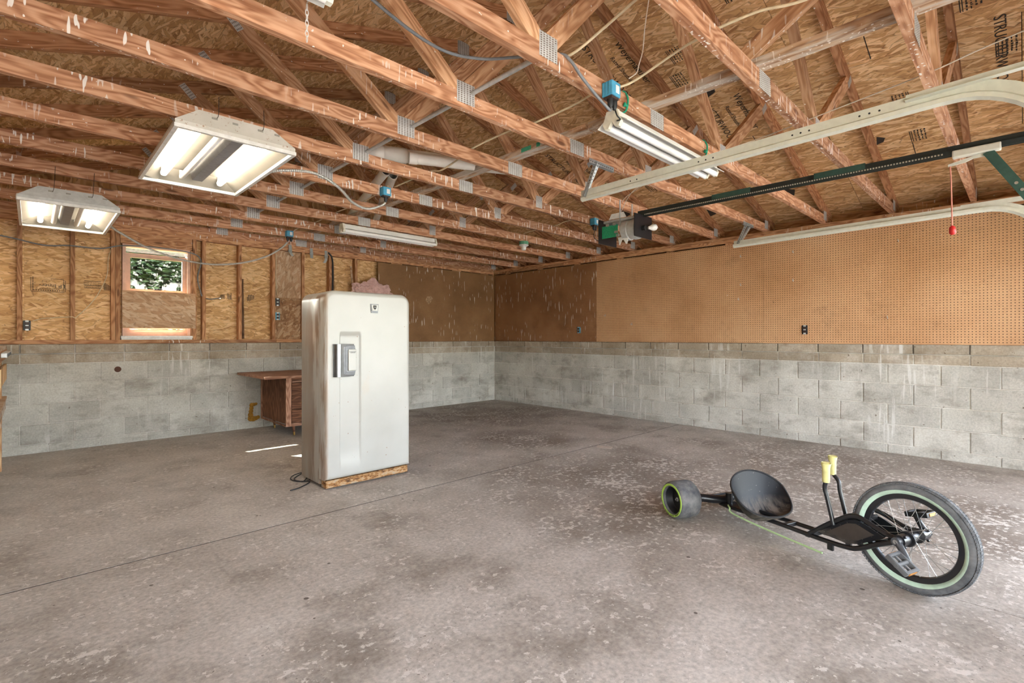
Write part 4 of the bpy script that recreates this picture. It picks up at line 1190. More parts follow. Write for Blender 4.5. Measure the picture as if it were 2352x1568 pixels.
# levers with foam grips
for (sg, xb, xt) in ((-1, 0.815, 0.800), (1, 0.775, 0.720)):
    y = sg * 0.085
    lv = MB().tube(spline([(xb + 0.02, y, 0.215), (xb + 0.012, y, 0.25), (xb - 0.012, y, 0.345), (xb - 0.022, y * 1.05, 0.395), (xt, y * 1.05, 0.44), (xt, y * 1.05, 0.52)], 6), 0.0105, 10).build('steering_lever', M_BLACKM, trk, TM)
    g = MB().tube([(xt, y * 1.05, 0.425), (xt, y * 1.05, 0.43), (xt, y * 1.05, 0.50), (xt, y * 1.05, 0.523), (xt, y * 1.05, 0.528), (xt, y * 1.05, 0.512)], [0.0155, 0.0175, 0.0185, 0.0235, 0.0215, 0.012], 16)
    g.build('foam_grip', M_GRIP, lv, TM)
# cranks and pedals
for (sg, ang) in ((-1, -52), (1, 128)):
    a = math.radians(ang)
    c0 = Vector((1.145, sg * 0.118, 0.25)); c1 = c0 + Vector((math.cos(a) * 0.085, sg * 0.012, math.sin(a) * 0.085))
    cr = MB().tube([c0 - (c1 - c0) * 0.06, c0, c1], [0.014, 0.017, 0.010], 10).cyl(c0 - Vector((0, sg * 0.012, 0)), c0 + Vector((0, sg * 0.014, 0)), 0.019, 14).build('crank_arm', plain('grey crank', (0.07, 0.075, 0.085), 0.4) if sg < 0 else M_BLACKM, trk, TM)
    MB().cyl(c0 + Vector((0, sg * 0.012, 0)), c0 + Vector((0, sg * 0.0165, 0)), 0.010, 10).build('crank_bolt', M_STEEL, cr, TM)
    pc = c1 + Vector((0, sg * 0.05, 0))
    PMx = Matrix.Translation(pc) @ Matrix.Rotation(math.radians(35 if sg < 0 else -12), 4, 'Y')
    pd = MB()
    for (x, w) in ((-0.042, 0.007), (0.042, 0.007)):
        pd.bbox((x - w, -0.045, -0.012), (x + w, 0.045, 0.012), 0.003, PMx)
    for y in (-0.04, 0.04):
        pd.bbox((-0.047, y - 0.006, -0.012), (0.047, y + 0.006, 0.012), 0.003, PMx)
    pd.cyl(PMx @ Vector((0, -0.05, 0)), PMx @ Vector((0, 0.045, 0)), 0.010, 10)
    pd.box((-0.04, -0.003, -0.005), (0.04, 0.003, 0.005), PMx)
    ped = pd.build('pedal', plain('grey pedal plastic', (0.13, 0.135, 0.14), 0.6) if sg < 0 else M_BLACK, trk, TM)
    for x in (-0.050, 0.050):
        MB().cbox((x, 0, 0), (0.003, 0.05, 0.014), PMx).build('reflector', plain('amber reflector', (0.50, 0.20, 0.02), 0.3), ped, TM)
MB().tube(spline([(0.20, -0.12, 0.125), (0.225, -0.135, 0.118), (0.26, -0.145, 0.095), (0.50, -0.135, 0.075), (0.80, -0.12, 0.062)], 8), 0.0055, 8).build('steering_rod', plain('pale lime rod', (0.42, 0.60, 0.30), 0.5), trk, TM)

# ------------------------------------------------------------------ fluorescent troffers
def m_glow(name, col, power):
    s = NT(name, 0.4)
    s.b.inputs['Base Color'].default_value = (0.9, 0.9, 0.88, 1)
    s.b.inputs['Emission Color'].default_value = (*col, 1)
    s.b.inputs['Emission Strength'].default_value = power
    s.color(s.ramp(s.noise(s.coord(), 3, 1), [(0.4, (0.88, 0.88, 0.86)), (0.6, (0.92, 0.92, 0.9))]))
    return s.m
M_TUBE_ON = m_glow('lit fluorescent tube', (1.0, 0.88, 0.70), TUBE_POWER)
M_TUBE_OFF = plain('unlit fluorescent tube', (0.84, 0.83, 0.81), 0.6, var=0.03)
M_PAN = plain('cream reflector enamel', (0.27, 0.25, 0.215), 0.5, var=0.06, scale=6)
def m_house():
    s = NT('rust-flecked white housing', 0.55)
    p = s.coord()
    col = s.ramp(s.noise(p, 5, 3), [(0.3, (0.52, 0.49, 0.43)), (0.7, (0.66, 0.63, 0.57))])
    col = s.mix(s.ramp(s.noise(p, 46, 4, 0.7), [(0.60, 0.0), (0.68, 0.8)]), col, (0.30, 0.15, 0.07))
    s.color(col); return s.m
M_HOUSE = m_house()
M_HOUSE_G = plain('pale grey housing', (0.52, 0.52, 0.50), 0.5)
M_BALLAST = plain('grey ballast cover', (0.28, 0.28, 0.29), 0.5)
M_WIRE = plain('rusty tie wire', (0.05, 0.035, 0.025), 0.8)
def troffer(cx, cy, z, W, L, tubes, house, label, tilt=0.0):
    t = empty('troffer_light', (cx, cy, z), 0, label, 'light fixture', 'ceiling troffers')
    M = Matrix.Translation((cx, cy, z)) @ Matrix.Rotation(tilt, 4, 'Y')
    t.matrix_basis = M
    hw, hl, H, tw, tl = W / 2, L / 2, 0.125, W * 0.31, L / 2 - 0.035
    # outer shell: sloping sides and flared end plates
    sh = MB()
    b = [(-hw, -hl, 0), (hw, -hl, 0), (hw, hl, 0), (-hw, hl, 0)]; m_ = [(-hw, -hl, 0.035), (hw, -hl, 0.035), (hw, hl, 0.035), (-hw, hl, 0.035)]
    tp_ = [(-tw, -tl, H), (tw, -tl, H), (tw, tl, H), (-tw, tl, H)]
    vs = [Vector(p) for p in b + m_ + tp_]
    fs = [(k, (k + 1) % 4, 4 + (k + 1) % 4, 4 + k) for k in range(4)] + [(4 + k, 4 + (k + 1) % 4, 8 + (k + 1) % 4, 8 + k) for k in range(4)] + [(8, 9, 10, 11)]
    sh.add(vs, fs)
    hs = sh.build('housing', house, t, M)
    for x in (-0.13, -0.03, 0.10, 0.19):                   # slots and knock-outs in the end plate
        MB().bbox((x, -hl + 0.020, 0.088), (x + 0.028, -hl + 0.024, 0.100), 0.0015, Matrix.Identity(4)).build('slot', M_PAN, hs, M)
    # reflector pan inside
    pn = MB(); g = 0.006
    fz = [(-hw + g, 0.012), (-hw + 0.11, 0.085), (-hw * 0.12, 0.095), (hw * 0.12, 0.095), (hw - 0.11, 0.085), (hw - g, 0.012)]
    n = len(fz)
    e = hl - 0.075
    vs = [Vector((x, -e, zz)) for (x, zz) in fz] + [Vector((x, e, zz)) for (x, zz) in fz]
    fs = [(k, k + 1, n + k + 1, n + k) for k in range(n - 1)]
    # sloping ends
    vs += [Vector((x, s_ * (hl - g), 0.012)) for s_ in (-1, 1) for (x, zz) in fz]
    fs += [(k, k + 1, 2 * n + k + 1, 2 * n + k) for k in range(n - 1)] + [(n + k, n + k + 1, 3 * n + k + 1, 3 * n + k) for k in range(n - 1)]
    pn.add(vs, fs); pn.build('reflector', M_PAN, t, M)
    # rim
    rm = MB()
    for (a, b2) in (((-hw - 0.004, -hl - 0.004, -0.006), (-hw + 0.016, hl + 0.004, 0.014)), ((hw - 0.016, -hl - 0.004, -0.006), (hw + 0.004, hl + 0.004, 0.014)),
                    ((-hw + 0.016, -hl - 0.004, -0.006), (hw - 0.016, -hl + 0.016, 0.014)), ((-hw + 0.016, hl - 0.016, -0.006), (hw - 0.016, hl + 0.004, 0.014))):
        rm.box(a, b2)
    rm.build('rim', M_WHITE, t, M)
    bx_ = [x for (x, k) in tubes if k == 'b'][0]
    MB().poly([(bx_ - 0.045, -e + 0.02, 0.088), (bx_ - 0.03, -e + 0.02, 0.030), (bx_ + 0.03, -e + 0.02, 0.030), (bx_ + 0.045, -e + 0.02, 0.088)], (0, 2 * e - 0.04, 0)).build('ballast_cover', M_BALLAST, t, M)
    for (x, k) in tubes:
        if k == 'b': continue
        MB().tube([(x, -e + 0.005, 0.043), (x, -e + 0.012, 0.043), (x, e - 0.012, 0.043), (x, e - 0.005, 0.043)], [0.012, 0.019, 0.019, 0.012], 14).build('tube', M_TUBE_ON if k == 'on' else M_TUBE_OFF, t, M)
        for s_ in (-1, 1):
            MB().bbox((x - 0.014, s_ * e - 0.012, 0.03), (x + 0.014, s_ * e + 0.006, 0.088), 0.003).build('socket', M_WHITE, t, M)
    # tie wires up to the chords
    for x in (-0.10, 0.13):
        MB().tube(spline([(x - 0.02, -hl + 0.03, 0.10), (x, -hl + 0.02, 0.11), (x + 0.01, -hl + 0.05, PH - z + 0.05)], 5), 0.0018, 5).build('hanger_wire', M_WIRE, t, M)
        MB().tube(spline([(x, hl - 0.03, 0.09), (x + 0.03, hl - 0.06, PH - z + 0.05)], 4), 0.0018, 5).build('hanger_wire', M_WIRE, t, M)
    return t
troffer(-5.470, -3.385, 2.262, 0.60, 1.18, ((-0.175, 'on'), (-0.068, 'off'), (0.022, 'b'), (0.165, 'on')), M_HOUSE, 'large rust-flecked fluorescent troffer with two lit tubes hanging nearest the camera')
troffer(-6.075, -1.27, 2.195, 0.595, 1.18, ((-0.165, 'on'), (-0.075, 'off'), (0.0, 'b'), (0.080, 'off'), (0.165, 'on')), M_HOUSE_G, 'smaller-looking grey fluorescent troffer hanging by the back wall near the left edge')

# ------------------------------------------------------------------ strip lights
def strip_light(x0, x1, y, z, label, reflect=True, on=False, dirty=True):
    """two-tube strip along x; z is the underside of the tubes"""
    t = empty('strip_light', ((x0 + x1) / 2, y, z), 0, label, 'light fixture', 'fluorescent strip lights')
    mat = plain('strip enamel', (0.70, 0.68, 0.63), 0.4, var=0.08, scale=8) if not bpy.data.materials.get('strip enamel') else bpy.data.materials['strip enamel']
    MB().bbox((x0, y - 0.032, z + 0.045), (x1, y + 0.032, z + 0.095), 0.004).build('housing', mat, t)
    if reflect:
        for sg in (-1, 1):
            MB().poly([(x0, y + sg * 0.030, z + 0.062), (x0, y + sg * 0.095, z + 0.020), (x0, y + sg * 0.097, z + 0.023), (x0, y + sg * 0.030, z + 0.066)], (x1 - x0, 0, 0)).build('reflector_wing', mat, t)
    for sg in (-1, 1):
        MB().cyl((x0 + 0.02, y + sg * 0.036, z + 0.019), (x1 - 0.02, y + sg * 0.036, z + 0.019), 0.0185, 14).build('tube', M_TUBE_OFF, t)
    for xx in (x0 - 0.004, x1 - 0.020):
        MB().poly([(xx, y - 0.034, z + 0.098), (xx, y + 0.034, z + 0.098), (xx, y + 0.058, z + 0.030), (xx, y + 0.045, z + 0.002), (xx, y + 0.022, z + 0.004), (xx, y, z + 0.040), (xx, y - 0.022, z + 0.004), (xx, y - 0.045, z + 0.002), (xx, y - 0.058, z + 0.030)], (0.024, 0, 0)).build('end_cap', plain('cream end cap', (0.72, 0.69, 0.58), 0.5), t)
    return t
strip_light(-4.02, -2.80, -5.42, 2.318, 'white two-tube strip light hung by green rope beside the blue junction box')
s2 = strip_light(-3.84, -2.60, -1.745, 2.335, 'slim white strip light under the rear trusses above the refrigerator', reflect=False)
s3 = strip_light(-6.74, -5.50, -5.235, 2.405, 'white strip light cut off by the top edge of the picture')
chain = MB()
for k in range(7):
    z = 2.43 - 0.020 * k
    pts = []
    for q in range(12):
        a = 2 * math.pi * q / 12
        u = 0.0055 * math.cos(a); w = 0.0135 * math.sin(a)
        pts.append((-5.545 + (u if k % 2 else 0), -5.095 + (0 if k % 2 else u), z + w))
    chain.tube(pts, 0.0014, 5, closed=True)
chain.tube([(-5.545, -5.135, 2.445), (-5.545, -5.095, 2.447)], 0.0016, 5)
tag(chain.build('hanging_chain', M_WHITE), 'short white link chain dangling from the strip light at the top edge', 'chain')
# rope loops of the near strip light
M_ROPE = plain('green rope', (0.02, 0.30, 0.17), 0.8)
for (x, nm) in ((-3.95, 'green rope loop tying the strip light up beside the blue junction box'), (-2.97, 'green rope loop tying up the far end of the strip light')):
    rp = MB().tube(spline([(x, -5.40, 2.425), (x + 0.015, -5.452, 2.43), (x + 0.02, -5.462, 2.50), (x + 0.018, -5.43, 2.545), (x + 0.012, -5.395, 2.50), (x + 0.005, -5.395, 2.44), (x, -5.40, 2.425)], 6), 0.0055, 7)
    rp.tube([(x - 0.02, -5.462, 2.44), (x - 0.012, -5.463, 2.455), (x + 0.01, -5.462, 2.45)], [0.004, 0.010, 0.006], 7)
    tag(rp.build('rope_loop', M_ROPE), nm, 'rope')

# ------------------------------------------------------------------ blue junction boxes
M_BLUE = plain('blue box plastic', (0.075, 0.33, 0.50), 0.5)
M_BROWN = plain('brown receptacle', (0.05, 0.03, 0.025), 0.5)
M_STICK = plain('paper sticker', (0.72, 0.72, 0.70), 0.8)
def jbox(x, y, z, label, plugs=(0,), sc_=0.86):
    """front face towards -y; y is the chord face it is nailed to"""
    t = empty('junction_box', (x, y, z), 0, label, 'junction box', 'blue junction boxes')
    w, h, d = 0.045 * sc_, 0.05 * sc_, 0.075 * sc_
    b = MB().bbox((x - w, y - d, z - h + 0.012), (x + w, y - 0.0005, z + h), 0.004)
    for k in (-1, 0, 1):
        b.box((x - w - 0.003, y - d * 0.8 + 0.02 * k + 0.02, z - h + 0.016), (x - w, y - d * 0.8 + 0.02 * k + 0.026, z + h - 0.004))
    bo = b.build('box_shell', M_BLUE, t)
    MB().box((x - 0.005, y - d - 0.0008, z - 0.015), (x + 0.026, y - d, z + 0.026)).build('sticker', M_STICK, bo)
    MB().bbox((x - w + 0.006, y - d + 0.006, z - h), (x + w - 0.006, y - 0.006, z - h + 0.014), 0.003).build('receptacle', M_BROWN, t)
    for k, px in enumerate(plugs):
        MB().tube([(x + px, y - d * 0.55, z - h + 0.004), (x + px, y - d * 0.55, z - h - 0.028), (x + px, y - d * 0.55, z - h - 0.045)], [0.016, 0.015, 0.008], 12).build('plug', M_BLACK, t)
    return t
F = lambda i: ty(i) - TT / 2
jbox(-4.115, F(1), 2.462, 'blue junction box with two black plugs above the near strip light', (-0.012, 0.024))
jbox(-4.040, F(5), 2.462, 'blue junction box feeding the large troffer through flexible conduit', (0.0,))
jbox(-3.985, F(9), 2.462, 'blue junction box feeding the grey troffer by the back wall', (-0.022, 0.02))
jbox(-1.795, F(4), 2.455, 'blue junction box next to the opener motor', (-0.015, 0.018))
# ------------------------------------------------------------------ cables
def cable(name, pts, r, mat, label, cat='cable', n=8, seg=8, kind=None):
    return tag(MB().tube(spline(pts, seg), r, n).build(name, mat), label, cat)
M_CREAM = plain('cream cable sheath', (0.66, 0.55, 0.36), 0.6)
M_GREYC = plain('grey cable sheath', (0.20, 0.21, 0.22), 0.5)
M_WHITEC = plain('white bell wire', (0.70, 0.62, 0.52), 0.6)
z0 = CHT + 0.012
cable('power_cable', [(-5.75, -5.16, 2.72), (-5.28, -5.10, 2.585), (-4.93, -5.06, 2.545), (-4.71, -5.11, 2.555), (-4.56, -5.23, 2.572), (-4.47, -5.42, 2.545), (-4.44, -5.468, 2.51), (-4.38, -5.49, 2.445), (-4.28, -5.495, 2.395), (-4.19, -5.495, 2.365), (-4.145, -5.492, 2.355), (-4.128, -5.49, 2.368)], 0.0075, M_GREYC, 'dark grey cable sagging over the truss chords to the near blue box')
cable('lamp_cord', [(-4.091, -5.49, 2.37), (-4.088, -5.50, 2.34), (-4.06, -5.50, 2.33), (-4.03, -5.46, 2.345)], 0.004, M_BLACK, 'short black cord from the near blue box to the strip light', seg=6)
cable('power_cable', [(-4.068, -5.47, 2.50), (-3.99, -5.55, 2.545), (-4.01, -5.87, 2.60), (-4.02, -6.16, 2.60), (-4.0, -6.40, 2.57), (-4.0, -6.95, 2.60)], 0.0065, M_CREAM, 'cream cable running from the near blue box towards the doors')
cable('power_cable', [(-4.43, -5.34, 2.541), (-4.43, -5.50, 2.542), (-4.41, -5.66, 2.60), (-4.45, -5.92, 2.63), (-4.45, -6.10, 2.60), (-4.45, -6.65, 2.545)], 0.0065, M_CREAM, 'cream cable above the dark grey cable at the top of the picture')
cable('power_cable', [(-3.93, -3.01, 2.541), (-3.93, -3.32, 2.545), (-3.95, -3.60, 2.538), (-3.97, -3.77, 2.498), (-4.0, -4.0, 2.505), (-4.01, -4.21, 2.541), (-3.98, -4.55, 2.57), (-4.0, -4.82, 2.541), (-3.96, -5.08, 2.57), (-4.01, -5.30, 2.56), (-4.05, -5.405, 2.541)], 0.0065, M_CREAM, 'cream cable strung over the chords between the two middle blue boxes')
cable('power_cable', [(-3.945, -0.60, 2.50), (-3.90, -0.62, 2.541), (-3.86, -0.85, 2.57), (-3.88, -1.16, 2.541), (-3.9, -1.77, 2.545), (-3.9, -2.38, 2.541), (-3.98, -2.98, 2.545)], 0.0065, M_CREAM, 'cream cable over the rear chords to the back blue box')
cable('power_cable', [(-1.75, -3.65, 2.50), (-1.72, -3.58, 2.541), (-1.72, -3.20, 2.56), (-1.70, -2.99, 2.541), (-1.66, -2.60, 2.55), (-1.64, -2.40, 2.545)], 0.006, M_CREAM, 'cream cable from the opener box to the green lampholder')
cable('bell_wire', [(-2.10, -4.20, 2.50), (-2.20, -4.35, 2.535), (-2.45, -4.85, 2.56), (-2.66, -5.45, 2.541), (-2.66, -5.70, 2.56), (-2.80, -6.04, 2.541), (-2.96, -6.62, 2.545), (-3.03, -6.85, 2.56), (-3.2, -7.2, 2.545)], 0.0035, M_WHITEC, 'thin white wire trailing over the chords from the opener')
cable('bell_wire', [(-3.95, -5.68, zc(-3.95) - 0.05), (-3.97, -5.64, 3.1), (-3.98, -5.60, 2.82), (-3.97, -5.58, 2.70), (-3.985, -5.565, 2.62), (-4.0, -5.56, 2.575), (-4.01, -5.52, 2.555)], 0.003, M_WHITEC, 'thin white wire dropping beside the near blue box')
cable('bell_wire', [(-2.47, -4.835, 2.533), (-2.46, -4.77, 2.535), (-2.45, -4.60, 2.50), (-2.36, -4.45, 2.46), (-2.165, -4.245, 2.40)], 0.003, M_WHITEC, 'thin white wire hanging down above the opener motor')
cable('opener_cord', [(-1.81, -3.665, 2.36), (-1.82, -3.67, 2.28), (-1.87, -3.78, 2.22), (-1.95, -3.92, 2.24), (-2.00, -4.005, 2.28)], 0.004, M_BLACK, 'black cord from blue box to the opener motor', seg=6)
cable('bell_wire', [(-1.777, -3.665, 2.36), (-1.80, -3.70, 2.26), (-1.87, -3.85, 2.19), (-1.98, -4.006, 2.22)], 0.003, M_WHITEC, 'white wire looping below the opener junction box', seg=6)
cable('wall_cable', [(XL + 0.1, 0.012, 2.25), (-6.52, 0.012, 2.18), (-6.21, 0.012, 2.125), (-6.01, 0.012, 2.145), (-5.76, 0.012, 2.145), (-5.57, 0.012, 2.2), (-5.26, 0.012, 2.22), (-4.91, 0.012, 2.195), (-4.81, 0.012, 2.11), (-4.845, 0.012, 1.90), (-4.80, 0.012, 1.68)], 0.007, M_GREYC, 'grey cable stapled across the studs above the window')
cable('wall_cable', [(-6.29, 0.03, 1.345), (-6.20, 0.05, 1.375), (-6.0, 0.012, 1.395), (-5.95, 0.03, 1.40), (-5.80, 0.09, 1.60), (-5.70, 0.09, 1.85), (-5.685, 0.07, 2.05), (-5.66, 0.012, 2.17)], 0.0045, M_CREAM, 'cream wire hanging left of the window down to the outlet')
wc = cable('wall_cable', [(-4.76, 0.085, 1.665), (-4.69, 0.095, 1.655), (-4.60, 0.092, 1.672)], 0.006, M_GREYC, 'short grey cable stub with a bright metal end right of the window', seg=5)
MB().lathe([(0.0, 0.0), (0.014, 0.0), (0.018, 0.012), (0.012, 0.028), (0.0, 0.03)], (-4.60, 0.092, 1.672), (1, -0.4, 0), 14).build('metal_end', plain('bright steel', (0.8, 0.8, 0.8), 0.2, 1.0), wc)
cable('wall_cable', [(-3.915, 0.035, 1.75), (-3.93, 0.04, 1.95), (-3.925, 0.04, 2.15), (-3.93, 0.03, 2.30)], 0.005, M_CREAM, 'cream wire running up beside the two small outlets')
cable('wall_cable', [(-3.16, 0.012, 1.78), (-3.15, 0.012, 2.10), (-3.16, 0.010, 2.32), (-3.22, 0.0, 2.40)], 0.012, M_BLACK, 'thick black cable down the stud left of the insulation')

# ------------------------------------------------------------------ flexible metal conduits
def flex(pts, label):
    P = spline(pts, 40); r0, r1 = 0.0085, 0.0112
    out = []; rad = []
    # resample evenly, then corrugate
    acc = [0]
    for a, b in zip(P[:-1], P[1:]): acc.append(acc[-1] + (b - a).length)
    step = 0.0045; n = int(acc[-1] / step); j = 0
    for k in range(n + 1):
        d = k * step
        while j < len(acc) - 2 and acc[j + 1] < d: j += 1
        f = (d - acc[j]) / max(1e-9, acc[j + 1] - acc[j])
        out.append(P[j].lerp(P[j + 1], f)); rad.append(r1 if k % 3 else r0)
    tag(MB().tube(out, rad, 8).build('flexible_conduit', M_FLEX), label, 'conduit', 'flexible metal conduits')
M_FLEX = plain('flexible steel', (0.56, 0.55, 0.52), 0.4, 0.4)
flex([(-5.152, -3.27, 2.31), (-5.05, -3.36, 2.345), (-4.84, -3.43, 2.36), (-4.62, -3.34, 2.33), (-4.40, -3.14, 2.29), (-4.22, -3.05, 2.285), (-4.09, -3.05, 2.335), (-4.045, -3.05, 2.37)], 'corrugated metal conduit curling from the large troffer to its blue box')
flex([(-5.755, -0.93, 2.235), (-5.66, -0.80, 2.20), (-5.40, -0.62, 2.10), (-5.10, -0.55, 2.03), (-4.80, -0.55, 2.01), (-4.50, -0.57, 2.06), (-4.25, -0.59, 2.16), (-4.08, -0.60, 2.28), (-4.01, -0.61, 2.36)], 'long corrugated metal conduit drooping in front of the window')

# ------------------------------------------------------------------ garage door tracks
M_TRACK = plain('pale galvanised track', (0.66, 0.66, 0.58), 0.42, 0.15, 0.4, var=0.06)
M_ANGLE = plain('punched steel angle', (0.42, 0.45, 0.46), 0.42, 0.6)
def track(x, side, label):
    """side: +1 when the channel opens towards +x"""
    t = empty('door_track', (x, -4.70, 2.2), 0, label, 'door track', 'overhead door tracks')
    prof = [(0.0, 0.018), (0.0, 0.062), (side * 0.003, 0.062), (side * 0.003, 0.018), (-side * 0.004, 0.010), (-side * 0.003, -0.004), (side * 0.012, -0.012), (side * 0.028, 0.002), (side * 0.028, 0.022), (side * 0.031, 0.022), (side * 0.031, 0.0), (side * 0.012, -0.018), (-side * 0.007, -0.008), (-side * 0.009, 0.010)]
    path = [(-4.70, 2.200), (-6.50, 2.235)]
    cyy, czz, r = -6.50, 1.875, 0.36
    for k in range(1, 13):
        a = math.radians(90 + 90 * k / 12)
        path.append((cyy + r * math.cos(a) - 0.0, czz + r * math.sin(a)))
    path.append((-6.875, 0.6))
    path = [(y - (0.25 if k > 1 else (0.22 if k == 1 else 0)), z) for k, (y, z) in enumerate(path)]
    rings = []
    for k, (y, z) in enumerate(path):
        a = path[max(k - 1, 0)]; b = path[min(k + 1, len(path) - 1)]
        d = Vector((0, b[0] - a[0], b[1] - a[1])).normalized()
        nrm = Vector((0, d.z, -d.y))                       # up from the track, outside of the bend
        rings.append([Vector((x + p[0], y, z)) + nrm * p[1] for p in prof])
    mb = MB(); loft(mb, rings, smooth=False)
    mb.build('channel', M_TRACK, t)
    sp_ = MB().poly([(x - side * 0.003, -6.60, 2.268), (x - side * 0.003, -7.55, 2.290), (x - side * 0.003, -7.55, 2.322), (x - side * 0.003, -6.60, 2.304)], (side * 0.0025, 0, 0)).poly([(x - side * 0.003, -6.60, 2.268), (x - side * 0.003, -7.55, 2.290), (x - side * 0.003, -7.55, 2.293), (x - side * 0.003, -6.60, 2.271)], (-side * 0.03, 0, 0))
    sp_.build('stiffener_angle', M_TRACK, t)
    hl = MB()
    for y in (-4.74, -5.12, -5.17, -5.60, -5.645, -5.69, -6.12, -6.16, -6.2, -6.42, -6.46, -6.5):
        hl.cyl((x - side * 0.0006, y, 2.232 + (-y - 4.7) * 0.0195), (x + side * 0.001, y, 2.232 + (-y - 4.7) * 0.0195), 0.005, 8)
    ho = hl.build('bolt_holes', M_BLACK, t); ho['kind'] = 'stuff'
    return t
def punched(p0, p1, w, nrm, parent, name='hanger_strap'):
    """flat punched strap from p0 to p1, facing nrm"""
    p0 = Vector(p0); p1 = Vector(p1); L = (p1 - p0).length
    M = frame(p0, p1 - p0, nrm)
    o = MB().box((0, -w / 2, -0.0012), (L, w / 2, 0.0012)).box((0, -w / 2, -0.018), (L, -w / 2 + 0.0025, 0.0012)).build(name, M_ANGLE, parent, M)
    h = MB(); k = 0.015
    while k < L - 0.01:
        h.cyl((k, 0, -0.0014), (k, 0, 0.0018), 0.0042, 8); k += 0.024
    ho = h.build('punched_holes', M_BLACK, o, M); ho['kind'] = 'stuff'
    return o
t1 = track(-3.37, 1, 'near pale steel door track with its hanger bracket under the trusses')
punched((-3.46, F(2) - 0.004, 2.432), (-3.16, F(2) - 0.004, 2.432), 0.035, (0, -1, 0), t1, 'mounting_angle')
punched((-3.385, -4.845, 2.44), (-3.38, -4.735, 2.21), 0.03, (-1, 0, 0), t1)
punched((-3.36, -4.845, 2.425), (-3.374, -4.74, 2.215), 0.03, (0, -1, 0), t1)
t2 = track(-0.60, -1, 'far pale steel door track running along the pegboard wall')
punched((-0.70, F(2) - 0.004, 2.432), (-0.42, F(2) - 0.004, 2.432), 0.035, (0, -1, 0), t2, 'mounting_angle')
punched((-0.615, -4.845, 2.44), (-0.61, -4.735, 2.21), 0.03, (-1, 0, 0), t2)
punched((-0.50, -4.845, 2.425), (-0.60, -4.755, 2.215), 0.03, (0, -1, 0), t2)

# ------------------------------------------------------------------ door opener
M_DGREEN = plain('dark green steel', (0.03, 0.075, 0.06), 0.45)
OX = -2.05
op = empty('door_opener', (OX, -4.25, 2.2), 0, 'uncovered garage door opener with black chain rail, green circuit board and bulb', 'door opener')
rail = MB().box((OX - 0.016, -7.55, 2.372), (OX + 0.016, -4.36, 2.376)).box((OX - 0.002, -7.55, 2.376), (OX + 0.002, -4.36, 2.405)).box((OX - 0.016, -7.55, 2.340), (OX - 0.013, -4.36, 2.374)).box((OX + 0.013, -7.55, 2.340), (OX + 0.016, -4.36, 2.374)).build('rail', plain('black rail', (0.02, 0.027, 0.026), 0.5), op)
cb = MB()
y = -4.45
while y > -6.62:
    cb.cbox((OX - 0.0185, y, 2.358), (0.004, 0.009, 0.009)); y -= 0.0165
co = cb.build('chain', plain('pale greased chain', (0.50, 0.47, 0.38), 0.4, 0.4), op); co['kind'] = 'stuff'
for (ya, yb) in ((-5.42, -5.10), (-6.20, -5.88)):
    MB().bbox((OX - 0.021, ya, 2.366), (OX - 0.016, yb, 2.408), 0.002).bbox((OX + 0.016, ya, 2.366), (OX + 0.021, yb, 2.408), 0.002).box((OX - 0.02, ya, 2.404), (OX + 0.02, yb, 2.408)).build('rail_splice', M_DGREEN, op)
cz1 = 2.335
MB().bbox((OX - 0.09, -4.42, cz1 - 0.012), (OX + 0.09, -4.02, cz1 + 0.012), 0.003).build('chassis_plate', M_GALV, op)
MB().poly([(OX - 0.11, -4.30, cz1 + 0.012), (OX - 0.11, -4.10, cz1 + 0.012), (OX - 0.11, -4.13, cz1 + 0.065), (OX - 0.11, -4.27, cz1 + 0.065)], (0.004, 0, 0)).build('top_bracket', M_WHITE, op)
for (ya, zlo) in ((-4.425, 2.155), (-4.015, 2.135)):
    MB().bbox((OX - 0.165, ya - 0.004, zlo - 0.02), (OX + 0.145, ya + 0.004, cz1 + 0.02), 0.003).build('end_plate', M_BLACKM, op)
MB().box((OX - 0.128, -4.215, 2.165), (OX - 0.122, -4.03, 2.285)).build('circuit_board', plain('circuit board green', (0.02, 0.27, 0.13), 0.5, var=0.35, scale=90), op)
for (yy, zz) in ((-4.10, 2.29), (-4.20, 2.21), (-4.18, 2.29), (-4.22, 2.175)):
    MB().bbox((OX - 0.142, yy - 0.016, zz - 0.012), (OX - 0.126, yy + 0.016, zz + 0.012), 0.002).build('circuit_part', M_PAN, op)
MB().lathe([(0.0, 0.0), (0.095, 0.0), (0.10, 0.012), (0.10, 0.045), (0.09, 0.05), (0.09, 0.085), (0.10, 0.09), (0.10, 0.15), (0.0, 0.15)], (OX - 0.045, -4.40, 2.225), (0, 1, 0), 28).build('motor', M_GALV, op)
MB().lathe([(0.0, 0.0), (0.022, 0.0), (0.024, 0.035), (0.0, 0.035)], (OX - 0.03, -4.43, 2.225), (0, -1, 0), 14).build('bulb_socket', M_BLACK, op)
MB().lathe([(0.013, 0.0), (0.015, 0.012), (0.030, 0.040), (0.033, 0.058), (0.028, 0.078), (0.014, 0.090), (0.0, 0.092)], (OX + 0.02, -4.462, 2.232), (0.75, -0.6, 0.1), 20).build('light_bulb', plain('frosted bulb', (0.78, 0.75, 0.72), 0.3), op)
MB().poly([(OX - 0.10, -4.20, 2.16), (OX - 0.10, -4.32, 2.16), (OX - 0.10, -4.305, 2.085), (OX - 0.10, -4.29, 2.085), (OX - 0.10, -4.265, 2.13), (OX - 0.10, -4.245, 2.13), (OX - 0.10, -4.225, 2.085), (OX - 0.10, -4.215, 2.085)], (0.004, 0, 0)).build('lower_bracket', M_WHITE, op)
for xx in (OX - 0.114, OX + 0.10):
    board('hanger_strap', (xx, F(3) - 0.004, 2.22 if xx < OX else 2.34), (xx, F(3) - 0.004, 2.52), 0.020, 0.003, M_GALV, op, up=(1, 0, 0))
